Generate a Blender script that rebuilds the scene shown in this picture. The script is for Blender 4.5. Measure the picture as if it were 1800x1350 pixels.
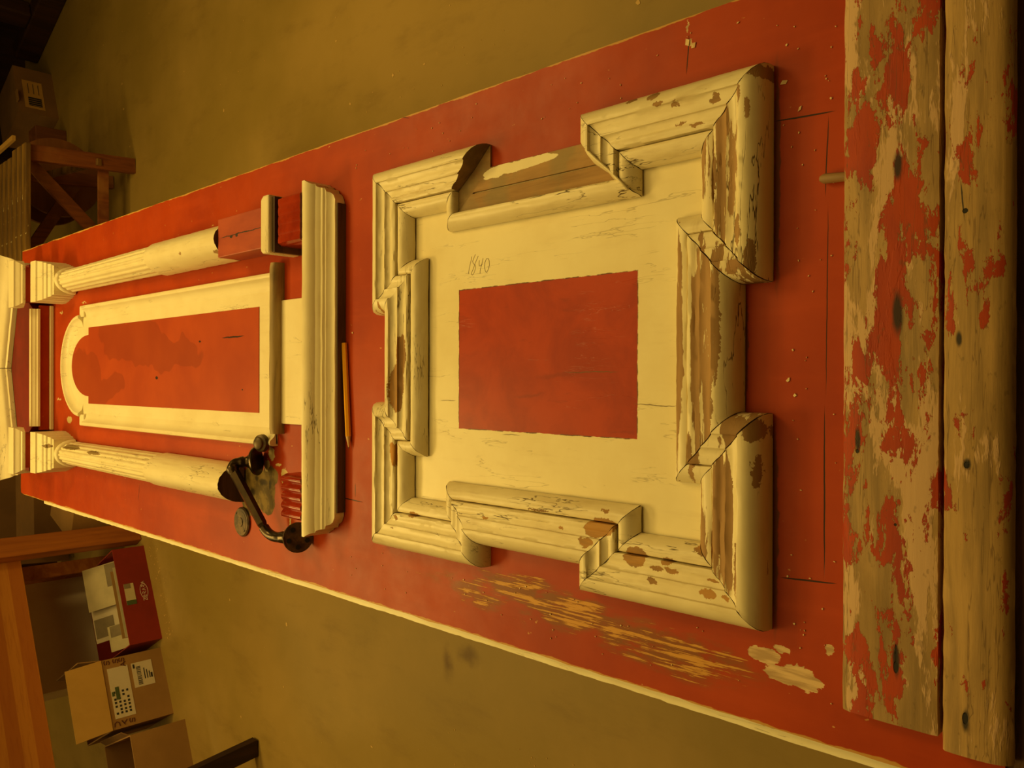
import bpy, bmesh, math, random
from mathutils import Vector, Matrix, noise as mnoise
random.seed(7)
S = bpy.context.scene
COL = S.collection
for o in list(bpy.data.objects): bpy.data.objects.remove(o)

# ------------------------------------------------------------------ camera, world, lamps, exposure
FPX, DH, HC = 1455.0, 1503.0, 0.818          # focal length (px), horizon offset (px), camera height above the door face
ZD = 0.80                                     # height of the door face above the floor
TH = math.atan2(DH, FPX); AL = 0.00335
SS = math.hypot(FPX, DH)
cam_d = bpy.data.cameras.new('camera'); cam = bpy.data.objects.new('camera', cam_d); COL.objects.link(cam)
cam_d.sensor_width = 36.0; cam_d.lens = FPX * 36.0 / 1800.0; cam_d.clip_start = 0.02; cam_d.clip_end = 50
rt = Vector((math.cos(AL), math.sin(AL), 0)); fh = Vector((-math.sin(AL), math.cos(AL), 0))
upv = fh * math.sin(TH) + Vector((0, 0, 1)) * math.cos(TH)
fw = fh * math.cos(TH) - Vector((0, 0, 1)) * math.sin(TH)
R = Matrix((-upv, rt, -fw)).transposed()
cam.matrix_world = Matrix.Translation((0, 0, ZD + HC)) @ R.to_4x4()
S.camera = cam

W = bpy.data.worlds.new('World'); S.world = W; W.use_nodes = True
W.node_tree.nodes['Background'].inputs[0].default_value = (1.0, 0.66, 0.2, 1)
W.node_tree.nodes['Background'].inputs[1].default_value = 0.03
S.view_settings.view_transform = 'Standard'; S.view_settings.look = 'None'
S.view_settings.gamma = 1; S.view_settings.use_curve_mapping = False
S.view_settings.exposure = -0.08
LC = (1.0, 0.69, 0.18)
def area(name, loc, tgt, sx, sy, power, col=LC):
    d = bpy.data.lights.new(name, 'AREA'); d.shape = 'RECTANGLE'; d.size = sx; d.size_y = sy; d.energy = power; d.color = col
    o = bpy.data.objects.new(name, d); COL.objects.link(o); o.location = loc
    o.rotation_euler = (Vector(tgt) - Vector(loc)).to_track_quat('-Z', 'Y').to_euler()
    return o
area('ceiling_lamp_key', (-0.75, 3.35, 2.62), (-0.2, 1.2, 0.8), 1.3, 0.35, 42)
area('ceiling_lamp_right', (1.35, 2.6, 2.62), (0.6, 1.6, 0.8), 0.8, 0.4, 24)
area('ceiling_lamp_room', (0.0, 1.7, 2.74), (0.0, 1.8, 0.0), 2.8, 2.2, 28)

area('added_fill_back', (-2.3, 5.6, 2.74), (-1.4, 4.6, 0.0), 0.9, 0.4, 16)  # added unseen fill to brighten the pale box behind the workbench

def at(x, y, z=0.0):
    """photo position -> point at height z above the door face (world metres)"""
    d = x + 603.0; H = HC - z
    return Vector(((668 - y) / d * H * SS / FPX, H * (SS * SS / (d * FPX) - DH / FPX), ZD + z))
def fl(x, y, z=0.0):
    """photo position -> point at height z above the floor"""
    v = at(x, y, z - ZD); return v

# ------------------------------------------------------------------ node helpers
class NT:
    def __init__(s, name):
        s.m = bpy.data.materials.new(name); s.m.use_nodes = True
        s.t = s.m.node_tree; s.b = s.t.nodes['Principled BSDF']; s.N = s.t.nodes; s.L = s.t.links
    def put(s, inp, v):
        if isinstance(v, bpy.types.NodeSocket): s.L.new(v, inp)
        elif v is not None:
            if isinstance(v, (tuple, list)) and len(v) == 3 and inp.type == 'RGBA': v = (*v, 1)
            inp.default_value = v
    def math(s, op, a, b=None, c=None, clamp=False):
        n = s.N.new('ShaderNodeMath'); n.operation = op; n.use_clamp = clamp
        s.put(n.inputs[0], a); s.put(n.inputs[1], b)
        if c is not None: s.put(n.inputs[2], c)
        return n.outputs[0]
    def vm(s, op, a, b=None, out=0):
        n = s.N.new('ShaderNodeVectorMath'); n.operation = op; s.put(n.inputs[0], a)
        if b is not None:
            if op == 'SCALE': s.put(n.inputs['Scale'], b)
            else: s.put(n.inputs[1], b)
        return n.outputs[out]
    def coord(s, kind='Object', obj=None):
        n = s.N.new('ShaderNodeTexCoord')
        if obj: n.object = obj
        return n.outputs[kind]
    def sep(s, v):
        n = s.N.new('ShaderNodeSeparateXYZ'); s.put(n.inputs[0], v); return n.outputs
    def map(s, v, loc=(0,0,0), rot=(0,0,0), sc=(1,1,1), kind='POINT'):
        n = s.N.new('ShaderNodeMapping'); n.vector_type = kind; s.put(n.inputs[0], v)
        n.inputs[1].default_value = loc; n.inputs[2].default_value = rot; n.inputs[3].default_value = sc
        return n.outputs[0]
    def noise(s, v, scale=5, detail=4, rough=0.55, dist=0.0, sc=None, loc=(0,0,0), out=0):
        if sc or loc != (0,0,0): v = s.map(v, loc, (0,0,0), sc or (1,1,1))
        n = s.N.new('ShaderNodeTexNoise'); s.put(n.inputs['Vector'], v); n.inputs['Scale'].default_value = scale
        n.inputs['Detail'].default_value = detail; n.inputs['Roughness'].default_value = rough
        n.inputs['Distortion'].default_value = dist
        return n.outputs[out]
    def ramp(s, v, a, b):            # smooth 0..1 between a and b
        n = s.N.new('ShaderNodeMapRange'); n.interpolation_type = 'SMOOTHSTEP'; s.put(n.inputs[0], v)
        n.inputs[1].default_value = a; n.inputs[2].default_value = b
        if a > b:
            n.inputs[1].default_value = b; n.inputs[2].default_value = a
            n.inputs[3].default_value = 1; n.inputs[4].default_value = 0
        return n.outputs[0]
    def mix(s, f, a, b):
        n = s.N.new('ShaderNodeMix'); n.data_type = 'RGBA'; s.put(n.inputs[0], f); s.put(n.inputs[6], a); s.put(n.inputs[7], b)
        return n.outputs[2]
    def warp(s, v, amp, scale, detail=4, sc=None):
        c = s.noise(v, scale, detail, 0.6, sc=sc, out=1)
        d = s.vm('SUBTRACT', c, (0.5, 0.5, 0.5)); d = s.vm('MULTIPLY', d, (amp, amp, 0.0))
        return s.vm('ADD', v, d)
    def ells(s, v, lst):
        """min normalised distance to a list of ellipses (cx, cy, rx, ry, rot)"""
        out = None
        v = s.vm('MULTIPLY', v, (1, 1, 0))
        for (cx, cy, rx, ry, rot) in lst:
            q = s.map(v, (cx, cy, 0), (0, 0, rot), (rx, ry, 1), 'TEXTURE')
            l = s.vm('LENGTH', q, out=1)
            out = l if out is None else s.math('MINIMUM', out, l)
        return out
    def finish(s, col, rough=0.5, bump=None, strength=0.3, dist=0.002, spec=0.5, metal=0.0, coat=0.0):
        s.put(s.b.inputs['Base Color'], col); s.put(s.b.inputs['Roughness'], rough)
        s.b.inputs['Specular IOR Level'].default_value = spec; s.b.inputs['Metallic'].default_value = metal
        if coat: s.b.inputs['Coat Weight'].default_value = coat; s.b.inputs['Coat Roughness'].default_value = 0.15
        if bump is not None:
            n = s.N.new('ShaderNodeBump'); n.inputs['Strength'].default_value = strength; n.inputs['Distance'].default_value = dist
            s.put(n.inputs['Height'], bump); s.L.new(n.outputs[0], s.b.inputs['Normal'])
        return s.m

WHITE = (0.80, 0.70, 0.44); WHITE2 = (0.70, 0.58, 0.33); BARE = (0.40, 0.24, 0.10); BARE2 = (0.25, 0.15, 0.065)
OCHRE = (0.55, 0.27, 0.05)
RED = (0.385, 0.043, 0.002); RED2 = (0.30, 0.028, 0.0015); DIRT = (0.10, 0.065, 0.02)

def simple(name, c1, c2=None, scale=8, rough=0.5, sc=None, bump=0.2, metal=0.0, spec=0.5, dist=0.001, lo=0.35, hi=0.65):
    t = NT(name); v = t.coord('Object')
    n = t.noise(v, scale, 5, 0.6, sc=sc)
    c = t.mix(t.ramp(n, lo, hi), c1, c2 or tuple(k * 0.75 for k in c1))
    n2 = t.noise(v, scale * 4, 3, 0.6, sc=sc)
    return t.finish(c, rough, t.math('ADD', n, n2), bump, dist, spec, metal)

def wood(name, c1, c2, axis='x', scale=14, rough=0.6, stretch=14, c3=None):
    t = NT(name); v = t.coord('Object')
    sc = {'x': (1, stretch, stretch), 'y': (stretch, 1, stretch), 'z': (stretch, stretch, 1)}[axis]
    v1 = t.map(v, (0,0,0), (0,0,0), tuple(k / stretch * 3 for k in sc))
    n = t.noise(v1, scale, 5, 0.65, 0.6)
    g = t.noise(v1, scale * 4, 3, 0.6)
    f = t.ramp(n, 0.38, 0.62)
    c = t.mix(f, c1, c2)
    if c3: c = t.mix(t.ramp(t.noise(v, 6, 4), 0.5, 0.72), c, c3)
    return t.finish(c, rough, t.math('ADD', n, t.math('MULTIPLY', g, 0.5)), 0.35, 0.0015, 0.4)

# ------------------------------------------------------------------ mesh helpers (coordinates given in world metres)
def tag(o, label=None, cat=None, group=None, kind=None):
    if label: o['label'] = label
    if cat: o['category'] = cat
    if group: o['group'] = group
    if kind: o['kind'] = kind
    return o
def thing(name, loc, label, cat, group=None):
    o = bpy.data.objects.new(name, None); COL.objects.link(o); o.location = loc; o.empty_display_size = 0.05
    return tag(o, label, cat, group)
def wpos(o):
    p = Vector(o.location); q = o.parent
    while q: p = p + Vector(q.location); q = q.parent
    return p
def obj(name, V, F, mats, parent=None, mi=None, smooth=False, bevel=0, uvs=None, fixn=True, angle=None):
    V = [Vector(v) for v in V]
    mn = Vector([min(v[i] for v in V) for i in range(3)]); mx = Vector([max(v[i] for v in V) for i in range(3)])
    org = Vector(((mn.x + mx.x) / 2, (mn.y + mx.y) / 2, mn.z))
    me = bpy.data.meshes.new(name); me.from_pydata([v - org for v in V], [], F)
    if not isinstance(mats, (list, tuple)): mats = [mats]
    for m in mats: me.materials.append(m)
    if mi:
        for p, k in zip(me.polygons, mi): p.material_index = k
    if fixn:
        bm = bmesh.new(); bm.from_mesh(me); bmesh.ops.recalc_face_normals(bm, faces=bm.faces); bm.to_mesh(me); bm.free()
    if smooth:
        for p in me.polygons: p.use_smooth = True
        if angle is not None: me.set_sharp_from_angle(angle=angle)
    o = bpy.data.objects.new(name, me); COL.objects.link(o)
    if parent: o.parent = parent; o.location = org - wpos(parent)
    else: o.location = org
    if bevel:
        b = o.modifiers.new('bevel', 'BEVEL'); b.width = bevel; b.segments = 2; b.limit_method = 'ANGLE'; b.angle_limit = 0.6
    return o
class MB:
    def __init__(s): s.V = []; s.F = []; s.M = []
    def add(s, V, F, m=0):
        k = len(s.V); s.V += [Vector(v) for v in V]
        for f in F: s.F.append([i + k for i in f]); s.M.append(m)
    def hexa(s, P, m=0):             # 8 points: bottom ring 4, top ring 4
        s.add(P, [(3,2,1,0),(4,5,6,7),(0,1,5,4),(1,2,6,5),(2,3,7,6),(3,0,4,7)], m)
    def box(s, x0, x1, y0, y1, z0, z1, m=0):
        s.hexa([(x0,y0,z0),(x1,y0,z0),(x1,y1,z0),(x0,y1,z0),(x0,y0,z1),(x1,y0,z1),(x1,y1,z1),(x0,y1,z1)], m)
    def bar(s, a, b, w, h, up=(0,0,1), m=0):
        a = Vector(a); b = Vector(b); d = (b - a).normalized(); u = Vector(up); sd = d.cross(u).normalized(); u = sd.cross(d)
        P = []
        for c in (-1, 1):
            for e, p in ((-1, a), (1, a), (1, b), (-1, b)):
                P.append(p + sd * w / 2 * e + u * h / 2 * c)
        s.hexa(P, m)
    def tube(s, pts, rad, n=12, cap=True, m=0, hexs=False):
        pts = [Vector(p) for p in pts]; rings = []
        prev = None
        for i, p in enumerate(pts):
            d = ((pts[i+1] if i + 1 < len(pts) else p) - (pts[i-1] if i else p)).normalized()
            if prev is None: prev = d.orthogonal().normalized()
            u = (prev - d * prev.dot(d)).normalized(); prev = u; w = d.cross(u)
            r = rad[i] if isinstance(rad, (list, tuple)) else rad
            rings.append([p + (u * math.cos(2*math.pi*k/n) + w * math.sin(2*math.pi*k/n)) * r for k in range(n)])
        V = [v for r in rings for v in r]; F = []
        for i in range(len(rings) - 1):
            for k in range(n): F.append((i*n+k, i*n+(k+1)%n, (i+1)*n+(k+1)%n, (i+1)*n+k))
        if cap: F.append(tuple(range(n-1, -1, -1))); F.append(tuple((len(rings)-1)*n + k for k in range(n)))
        s.add(V, F, m)
    def lathe(s, a, axis, prof, n=24, m=0):   # prof: list of (distance along axis, radius)
        a = Vector(a); ax = Vector(axis).normalized()
        s.tube([a + ax * (d + 1e-6 * i) for i, (d, r) in enumerate(prof)], [max(r, 1e-4) for d, r in prof], n, True, m)
    def prism(s, P2, z0, z1, m=0):
        n = len(P2)
        s.add([(x, y, z0) for x, y in P2] + [(x, y, z1) for x, y in P2],
              [tuple(range(n-1, -1, -1)), tuple(range(n, 2*n))] + [(i, (i+1) % n, (i+1) % n + n, i + n) for i in range(n)], m)
    def build(s, name, mats, parent=None, **k):
        return obj(name, s.V, s.F, mats, parent, s.M, **k)

# ================================================================== SETTING
t = NT('concrete_floor'); v = t.coord('Object')
n1 = t.noise(v, 1.3, 5, 0.6); n2 = t.noise(v, 9, 5, 0.7, sc=(1, 0.35, 1)); n3 = t.noise(v, 60, 2)
c = t.mix(t.ramp(n1, 0.35, 0.68), (0.275, 0.180, 0.035), (0.355, 0.228, 0.055))
c = t.mix(t.math('MULTIPLY', t.ramp(n2, 0.5, 0.75), 0.35), c, (0.17, 0.10, 0.02))
c = t.mix(t.math('MULTIPLY', t.ramp(n3, 0.55, 0.8), 0.12), c, (0.34, 0.25, 0.10))
vw = t.warp(v, 0.10, 9, 5)
p1 = fl(790, 1165); p2 = fl(825, 1150)
st = t.ells(vw, [(p1.x, p1.y - 2.3, 0.05, 0.025, 0.3), (p2.x, p2.y - 2.3, 0.03, 0.05, 0)])
c = t.mix(t.math('MULTIPLY', t.ramp(st, 1.4, 0.0), 0.75), c, (0.10, 0.045, 0.008))
M_floor = t.finish(c, t.math('ADD', t.math('MULTIPLY', n1, 0.25), 0.42), n2, 0.08, 0.002, 0.35)
M_wall = simple('plaster_wall', (0.42, 0.36, 0.25), (0.36, 0.30, 0.2), 3, 0.85)
M_ceil = simple('ceiling_plaster', (0.55, 0.5, 0.4), (0.5, 0.45, 0.35), 3, 0.9)
def struct(name, x0, x1, y0, y1, z0, z1, m):
    b = MB(); b.box(x0, x1, y0, y1, z0, z1); return tag(b.build(name, m), kind='structure')
XL, XR, YN, YF, ZC = -3.4, 3.4, -2.4, 7.0, 2.85
struct('floor', XL, XR, YN, YF, -0.1, 0, M_floor)
struct('ceiling', XL, XR, YN, YF, ZC, ZC + 0.1, M_ceil)
struct('wall_left', XL - 0.1, XL, YN, YF, -0.1, ZC + 0.1, M_wall)
struct('wall_right', XR, XR + 0.1, YN, YF, -0.1, ZC + 0.1, M_wall)
struct('wall_far', XL, XR, YF, YF + 0.1, -0.1, ZC + 0.1, M_wall)
struct('wall_near', XL, XR, YN - 0.1, YN, -0.1, ZC + 0.1, M_wall)

# ================================================================== THE DOOR
CX, CY = 0.037, 0.7435
XE0, XE1, YE0, YE1 = -0.364, 0.417, 0.192, 2.985
door = thing('panelled_door', (0, 1.56, ZD - 0.046), 'antique red-painted panelled door lying face up, with cream mouldings, half columns and a pediment', 'door')
DOFF = Vector((0, 1.56, -0.046))          # door coords = (X, Y, z above face) in the root's frame minus this
def dcoord(t):
    v = t.coord('Object', door); return t.vm('ADD', v, (0, 1.56, -0.046))

# ---- red painted slab
def epx(x, y, rx, ry, rot=0.0, z=0.0):
    p = at(x, y, z); return (p.x, p.y, rx, ry, rot)
def red_mat(name, scr=True, dark=0.0):
    t = NT(name); v = dcoord(t)
    n1 = t.noise(v, 5, 5, 0.6); n2 = t.noise(v, 30, 4, 0.65, sc=(1, 0.12, 1)); n3 = t.noise(v, 16, 4, 0.7)
    c = t.mix(t.ramp(n1, 0.32, 0.7), RED, RED2)
    c = t.mix(t.math('MULTIPLY', t.ramp(n2, 0.5, 0.75), 0.3), c, (0.46, 0.055, 0.006))
    # fine pale nicks
    nk = t.noise(v, 120, 2, 0.5, sc=(1, 0.5, 1))
    c = t.mix(t.math('MULTIPLY', t.ramp(nk, 0.74, 0.78), 0.7), c, (0.6, 0.34, 0.10))
    hgt = t.math('MULTIPLY', n2, 0.3)
    rough = t.math('ADD', t.math('MULTIPLY', n3, 0.25), 0.33)
    if scr:
        # long abrasions on the lower stile
        w = t.warp(v, 0.02, 12, 3)
        reg = t.ells(w, [(-0.293, 0.74, 0.046, 0.27, 0.0), (-0.312, 0.55, 0.04, 0.17, 0.0)])
        reg = t.ramp(reg, 1.15, 0.35)
        s1 = t.noise(v, 30, 6, 0.72, 0.0, sc=(8.5, 0.24, 1))
        s0 = t.noise(v, 22, 4, 0.6, 0.2, sc=(1.6, 0.5, 1), loc=(5, 5, 0))
        m0 = t.ramp(t.math('ADD', s0, t.math('MULTIPLY', reg, 0.25)), 0.62, 0.78)
        m1 = t.ramp(t.math('ADD', t.math('ADD', t.math('MULTIPLY', s1, 0.6), t.math('MULTIPLY', s0, 0.4)), t.math('MULTIPLY', reg, 0.17)), 0.686, 0.700)
        c = t.mix(t.math('MULTIPLY', t.math('MULTIPLY', m0, reg), 0.7), c, (0.17, 0.085, 0.02))
        c = t.mix(t.math('MULTIPLY', m1, t.ramp(reg, 0.02, 0.2)), c, OCHRE)
        # flaked patches to pale ground
        w2 = t.warp(t.warp(v, 0.022, 55, 6, sc=(1, 0.4, 1)), 0.01, 200, 3, sc=(1, .4, 1))
        pk = [epx(1390, 1180, 0.010, 0.028, 0.12), epx(1345, 1150, 0.008, 0.016), epx(1420, 1195, 0.007, 0.018, 0.1), epx(1375, 1140, .004, .01), epx(1212, 72, 0.003, 0.004),
              epx(1207, 45, 0.006, 0.0015), epx(1462, 1137, 0.006, 0.006)]
        m2 = t.ramp(t.ells(w2, pk), 1.02, 0.96)
        c = t.mix(m2, c, t.mix(t.ramp(t.noise(v, 50, 3, sc=(3, 0.3, 1)), 0.4, 0.6), (0.66, 0.46, 0.24), (0.42, 0.27, 0.13)))
        # worn arrises
        sx = t.sep(v)
        ed = t.math('MINIMUM', t.math('SUBTRACT', sx[0], XE0), t.math('SUBTRACT', XE1, sx[0]))
        ew = t.math('ADD', ed, t.math('MULTIPLY', t.noise(v, 30, 4, 0.7, sc=(1, 0.4, 1)), -0.012))
        c = t.mix(t.ramp(ew, -0.0035, -0.0045), c, (0.5, 0.26, 0.06))
        # bare lock patch
        w3 = t.warp(v, 0.016, 60, 4)
        pl = t.ramp(t.ells(w3, [epx(455, 857, 0.041, 0.066), epx(440, 838, 0.025, 0.03), epx(440, 878, 0.03, 0.034), epx(475, 835, 0.02, 0.03), epx(470, 885, 0.02, 0.03)]), 1.0, 0.93)
        gp = t.mix(t.ramp(t.noise(v, 40, 4), 0.4, 0.6), (0.20, 0.13, 0.035), (0.10, 0.065, 0.02))
        c = t.mix(pl, c, gp)
        pc = t.ells(t.warp(v, 0.02, 90, 5), [epx(478, 795, 0.012, 0.012), epx(470, 815, 0.012, 0.01), epx(490, 815, 0.004, 0.012), epx(500, 835, 0.016, 0.01),
             epx(510, 910, 0.012, 0.004), epx(122, 736, 0.010, 0.022), epx(104, 700, 0.003, 0.02), epx(108, 548, 0.003, 0.015), epx(148, 530, 0.002, 0.02)])
        c = t.mix(t.ramp(pc, 1.0, 0.9), c, (0.52, 0.38, 0.16))
        dk = t.ells(t.warp(v, 0.006, 60, 3), [epx(463, 845, 0.007, 0.02), epx(445, 862, 0.008, 0.01), epx(452, 838, 0.006, 0.008), epx(475, 850, 0.012, 0.006)])
        c = t.mix(t.math('MULTIPLY', t.ramp(dk, 1.2, 0.5), 0.8), c, (0.03, 0.02, 0.012))
        # seams between stiles, rails and panels; shakes in the wood
        w4 = t.warp(v, 0.0022, 25, 3)
        def seg(a, b, w=0.0011):
            p = at(*a); q = at(*b); m_ = (p + q) / 2; d = q - p
            return (m_.x, m_.y, d.length / 2, w, math.atan2(d.y, d.x))
        sg = [seg((1455, 195), (1450, 345), 0.0007), seg((1455, 345), (1452, 700), 0.0006), seg((1450, 700), (1450, 1020), 0.0009), seg((1355, 210), (1470, 190), 0.001),
              seg((1370, 1010), (1475, 1022), 0.001), seg((600, 872), (640, 880), 0.001), seg((625, 845), (625, 872), 0.001),
              seg((1210, 55), (1205, 130), 0.0008), seg((690, 200), (720, 205), 0.0007), seg((1195, 560), (1196, 625), 0.001), seg((246, 640+207), (243, 670+209), 0.001)]
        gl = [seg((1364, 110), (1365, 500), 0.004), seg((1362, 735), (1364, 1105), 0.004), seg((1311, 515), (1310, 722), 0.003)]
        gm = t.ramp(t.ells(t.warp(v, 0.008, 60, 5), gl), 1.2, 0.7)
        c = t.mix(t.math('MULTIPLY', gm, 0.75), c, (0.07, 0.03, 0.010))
        mg = t.ramp(t.ells(w4, sg), 1.0, 0.8)
        c = t.mix(mg, c, (0.03, 0.010, 0.004))
        hgt = t.math('ADD', hgt, t.math('MULTIPLY', t.math('ADD', m1, t.math('ADD', m2, mg)), -0.8))
        rough = t.math('ADD', rough, t.math('MULTIPLY', pl, 0.3))
    return t.finish(c, rough, hgt, 0.35, 0.001, 0.17)
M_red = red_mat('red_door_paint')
M_red_plain = red_mat('red_trim_paint', False)
M_bare = wood('bare_old_wood', (0.34, 0.20, 0.08), (0.20, 0.11, 0.045), 'y', c3=(0.13, 0.08, 0.03))
M_bareX = wood('bare_old_wood_across', (0.34, 0.20, 0.08), (0.20, 0.11, 0.045), 'x', c3=(0.13, 0.08, 0.03))
M_darkwood = wood('dark_dirty_wood', (0.10, 0.05, 0.02), (0.05, 0.025, 0.01), 'x')

b = MB()
# slab outline with a slightly ragged long edge
P = []
N = 150
for i in range(N + 1):
    y = YE0 + (YE1 - YE0) * i / N
    P.append((XE1 + 0.0016 * (mnoise.noise((y * 14, 3, 0)) + 0.6 * mnoise.noise((y * 60, 9, 0))), y))
P.append((XE0 + 0.022, YE1 + 0.015)); P.append((XE0 + 0.004, YE1 + 0.012))
for i in range(N + 1):
    y = YE1 - 0.02 - (YE1 - 0.02 - YE0) * i / N
    P.append((XE0 + 0.0014 * (mnoise.noise((y * 18, 5, 0)) + 0.8 * mnoise.noise((y * 70, 2, 0))), y))
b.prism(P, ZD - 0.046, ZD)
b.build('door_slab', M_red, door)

# ---- cream paints
def white_mat(name, grain, chips=(), heavy=None, chip_amt=0.0, crack=0.5, dirt=0.25, redmask=None, base=WHITE, chipcol=None, zones=None):
    """grain: 'x' or 'y'. heavy: (axis, edge0, edge1, amount) extra flaking that grows along an axis"""
    t = NT(name); v = dcoord(t)
    sc = (0.16, 1, 0.6) if grain == 'x' else (1, 0.16, 0.6)
    n1 = t.noise(v, 9, 5, 0.6); n2 = t.noise(v, 55, 4, 0.65, sc=sc)
    c = t.mix(t.ramp(n1, 0.3, 0.7), base, tuple(k * q for k, q in zip(base, (0.93, 0.90, 0.84))))
    c = t.mix(t.math('MULTIPLY', t.ramp(n2, 0.52, 0.8), dirt), c, (0.48, 0.34, 0.15))
    # hairline cracks along the grain
    sc2 = (0.10, 1, 0.6) if grain == 'x' else (1, 0.10, 0.6)
    r = t.noise(v, 60, 4, 0.6, 0.15, sc=sc2, loc=(3, 1, 0))
    r = t.math('ABSOLUTE', t.math('SUBTRACT', r, 0.5))
    patch = t.ramp(t.noise(v, 26, 4, 0.6, sc=sc, loc=(7, 2, 0)), 0.50 if crack > 0.6 else 0.54, 0.62)
    hair = t.math('MULTIPLY', t.ramp(r, 0.012, 0.002), t.math('MULTIPLY', patch, crack))
    c = t.mix(hair, c, (0.10, 0.06, 0.02))
    # flaking
    f = t.noise(v, 30, 6, 0.62, 0.25, sc=sc, loc=(1, 8, 0))
    thr = 0.715 - chip_amt
    if heavy:
        ax, e0, e1, am = heavy
        s = t.sep(v)[0 if ax == 'x' else 1]
        g = t.ramp(s, e0, e1)
        f = t.math('ADD', f, t.math('MULTIPLY', g, am))
    if zones:
        sf = t.noise(v, 75, 6, 0.66, 0.1, sc=(0.085, 1, 0.8) if grain == 'x' else (1, 0.085, 0.8), loc=(2, 5, 0))
        zr = t.ramp(t.ells(t.warp(v, 0.01, 30, 3), zones), 1.15, 0.55)
        f = t.math('MAXIMUM', f, t.math('ADD', sf, t.math('MULTIPLY', zr, 0.255)))
    flake = t.ramp(f, thr, thr + 0.012)
    if chips:
        w = t.warp(t.warp(v, 0.012, 90, 6, sc=(0.45, 1, 1) if grain == 'x' else (1, 0.45, 1)), 0.007, 280, 3)
        e = t.ramp(t.ells(w, chips), 1.0, 0.96)
        flake = t.math('MAXIMUM', flake, e)
    bw = t.mix(t.ramp(t.noise(v, 40, 4, 0.6, sc=sc), 0.35, 0.65), chipcol or (0.40, 0.22, 0.075), (0.27, 0.155, 0.06))
    c = t.mix(flake, c, bw)
    h = t.math('SUBTRACT', t.math('MULTIPLY', n2, 0.25), t.math('ADD', t.math('MULTIPLY', flake, 0.8), t.math('MULTIPLY', hair, 0.8)))
    rough = t.math('ADD', 0.33, t.math('MULTIPLY', flake, 0.35))
    if redmask:
        w = t.warp(v, 0.0035, 60, 4); s = t.sep(w)
        x0, x1, y0, y1 = redmask
        dx = t.math('SUBTRACT', t.math('ABSOLUTE', t.math('SUBTRACT', s[0], (x0 + x1) / 2)), (x1 - x0) / 2)
        dy = t.math('SUBTRACT', t.math('ABSOLUTE', t.math('SUBTRACT', s[1], (y0 + y1) / 2)), (y1 - y0) / 2)
        dm = t.math('MAXIMUM', dx, dy)
        m = t.ramp(dm, 0.0003, -0.0003)
        rc = t.mix(t.ramp(t.noise(v, 12, 5, 0.65, 0.5), 0.35, 0.68), (0.41, 0.036, 0.003), (0.31, 0.023, 0.002))
        rc = t.mix(t.math('MULTIPLY', t.ramp(t.noise(v, 70, 4, 0.6, sc=(1, 0.2, 1)), 0.62, 0.7), 0.35), rc, (0.2, 0.02, 0.005))
        c = t.mix(m, c, rc)
        edge = t.ramp(t.math('ABSOLUTE', dm), 0.0011, 0.0003)
        c = t.mix(t.math('MULTIPLY', edge, t.ramp(t.noise(v, 50, 3), 0.42, 0.55)), c, (0.14, 0.05, 0.015))
        # split running across the board and dry scratches
        p = at(1110, 705); q = at(1200, 712); r_ = at(770, 700)
        sg = [((p.x + q.x) / 2, (p.y + q.y) / 2, 0.0008, abs(p.y - q.y) / 2, 0), ((r_.x), (r_.y + at(808, 697).y) / 2, 0.0007, 0.02, 0), epx(1040, 650, 0.0008, 0.05, 0.0), epx(900, 760, 0.0007, 0.02)]
        c = t.mix(t.math('MULTIPLY', t.ramp(t.ells(t.warp(v, 0.006, 30, 3), sg), 1.0, 0.7), 0.75), c, (0.12, 0.07, 0.02))
        sw = t.ells(t.warp(v, 0.03, 14, 3), [epx(980, 655, 0.004, 0.04, 0.15), epx(930, 690, 0.003, 0.03, 0.1)])
        c = t.mix(t.math('MULTIPLY', t.ramp(sw, 1.2, 0.3), 0.5), c, (0.22, 0.02, 0.004))
    return t.finish(c, rough, h, 0.5, 0.0011, 0.2)

def fe(x, y, rx, ry, rot=0, z=0.03): return epx(x, y, rx, ry, rot, z)
chY = [fe(705, 640, 0.10, 0.011, 0, 0.03)]
chip_far = [(at(703, 620, .03).x, at(703, 600, .03).y, 0.030, 0.010, 0), (at(697, 680, .03).x, at(697, 680, .03).y + 0.002, 0.038, 0.013, 0), (at(682, 795, .035).x, at(682, 795, .035).y, 0.020, 0.007, 0.15),
            (at(648, 560, .04).x, at(660, 590, .04).y, 0.03, 0.004, 0)]
chip_lo = [fe(1050, 925, 0.012, 0.024, 0.2), fe(720, 903, 0.004, 0.012), fe(692, 908, 0.004, 0.006), fe(690, 925, .002, .004), fe(1030, 950, .006, .012), fe(1112, 975, 0.012, 0.016), fe(1168, 985, 0.004, 0.008), fe(1150, 995, 0.003, 0.008),
           fe(1178, 1001, 0.003, 0.010), fe(1148, 1018, 0.004, 0.007), fe(1245, 1040, 0.005, 0.010), fe(1275, 1047, 0.003, 0.005), fe(850, 908, .002, .005), fe(1235, 967, 0.006, 0.018), fe(1250, 1018, .002, .007),
           fe(983, 925, .002, .004), fe(1055, 897, .002, .006), fe(940, 895, .0015, .02)]
chip_up = [fe(1148, 165, 0.006, 0.008), fe(1108, 173, 0.004, 0.008), fe(1160, 179, 0.003, 0.007), fe(1188, 180, 0.003, 0.005), fe(1255, 168, 0.004, 0.007), fe(1222, 213, 0.002, 0.010), fe(1190, 212, .0015, .008), fe(985, 372, .002, .006), fe(1043, 362, .0015, .006)]
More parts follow.
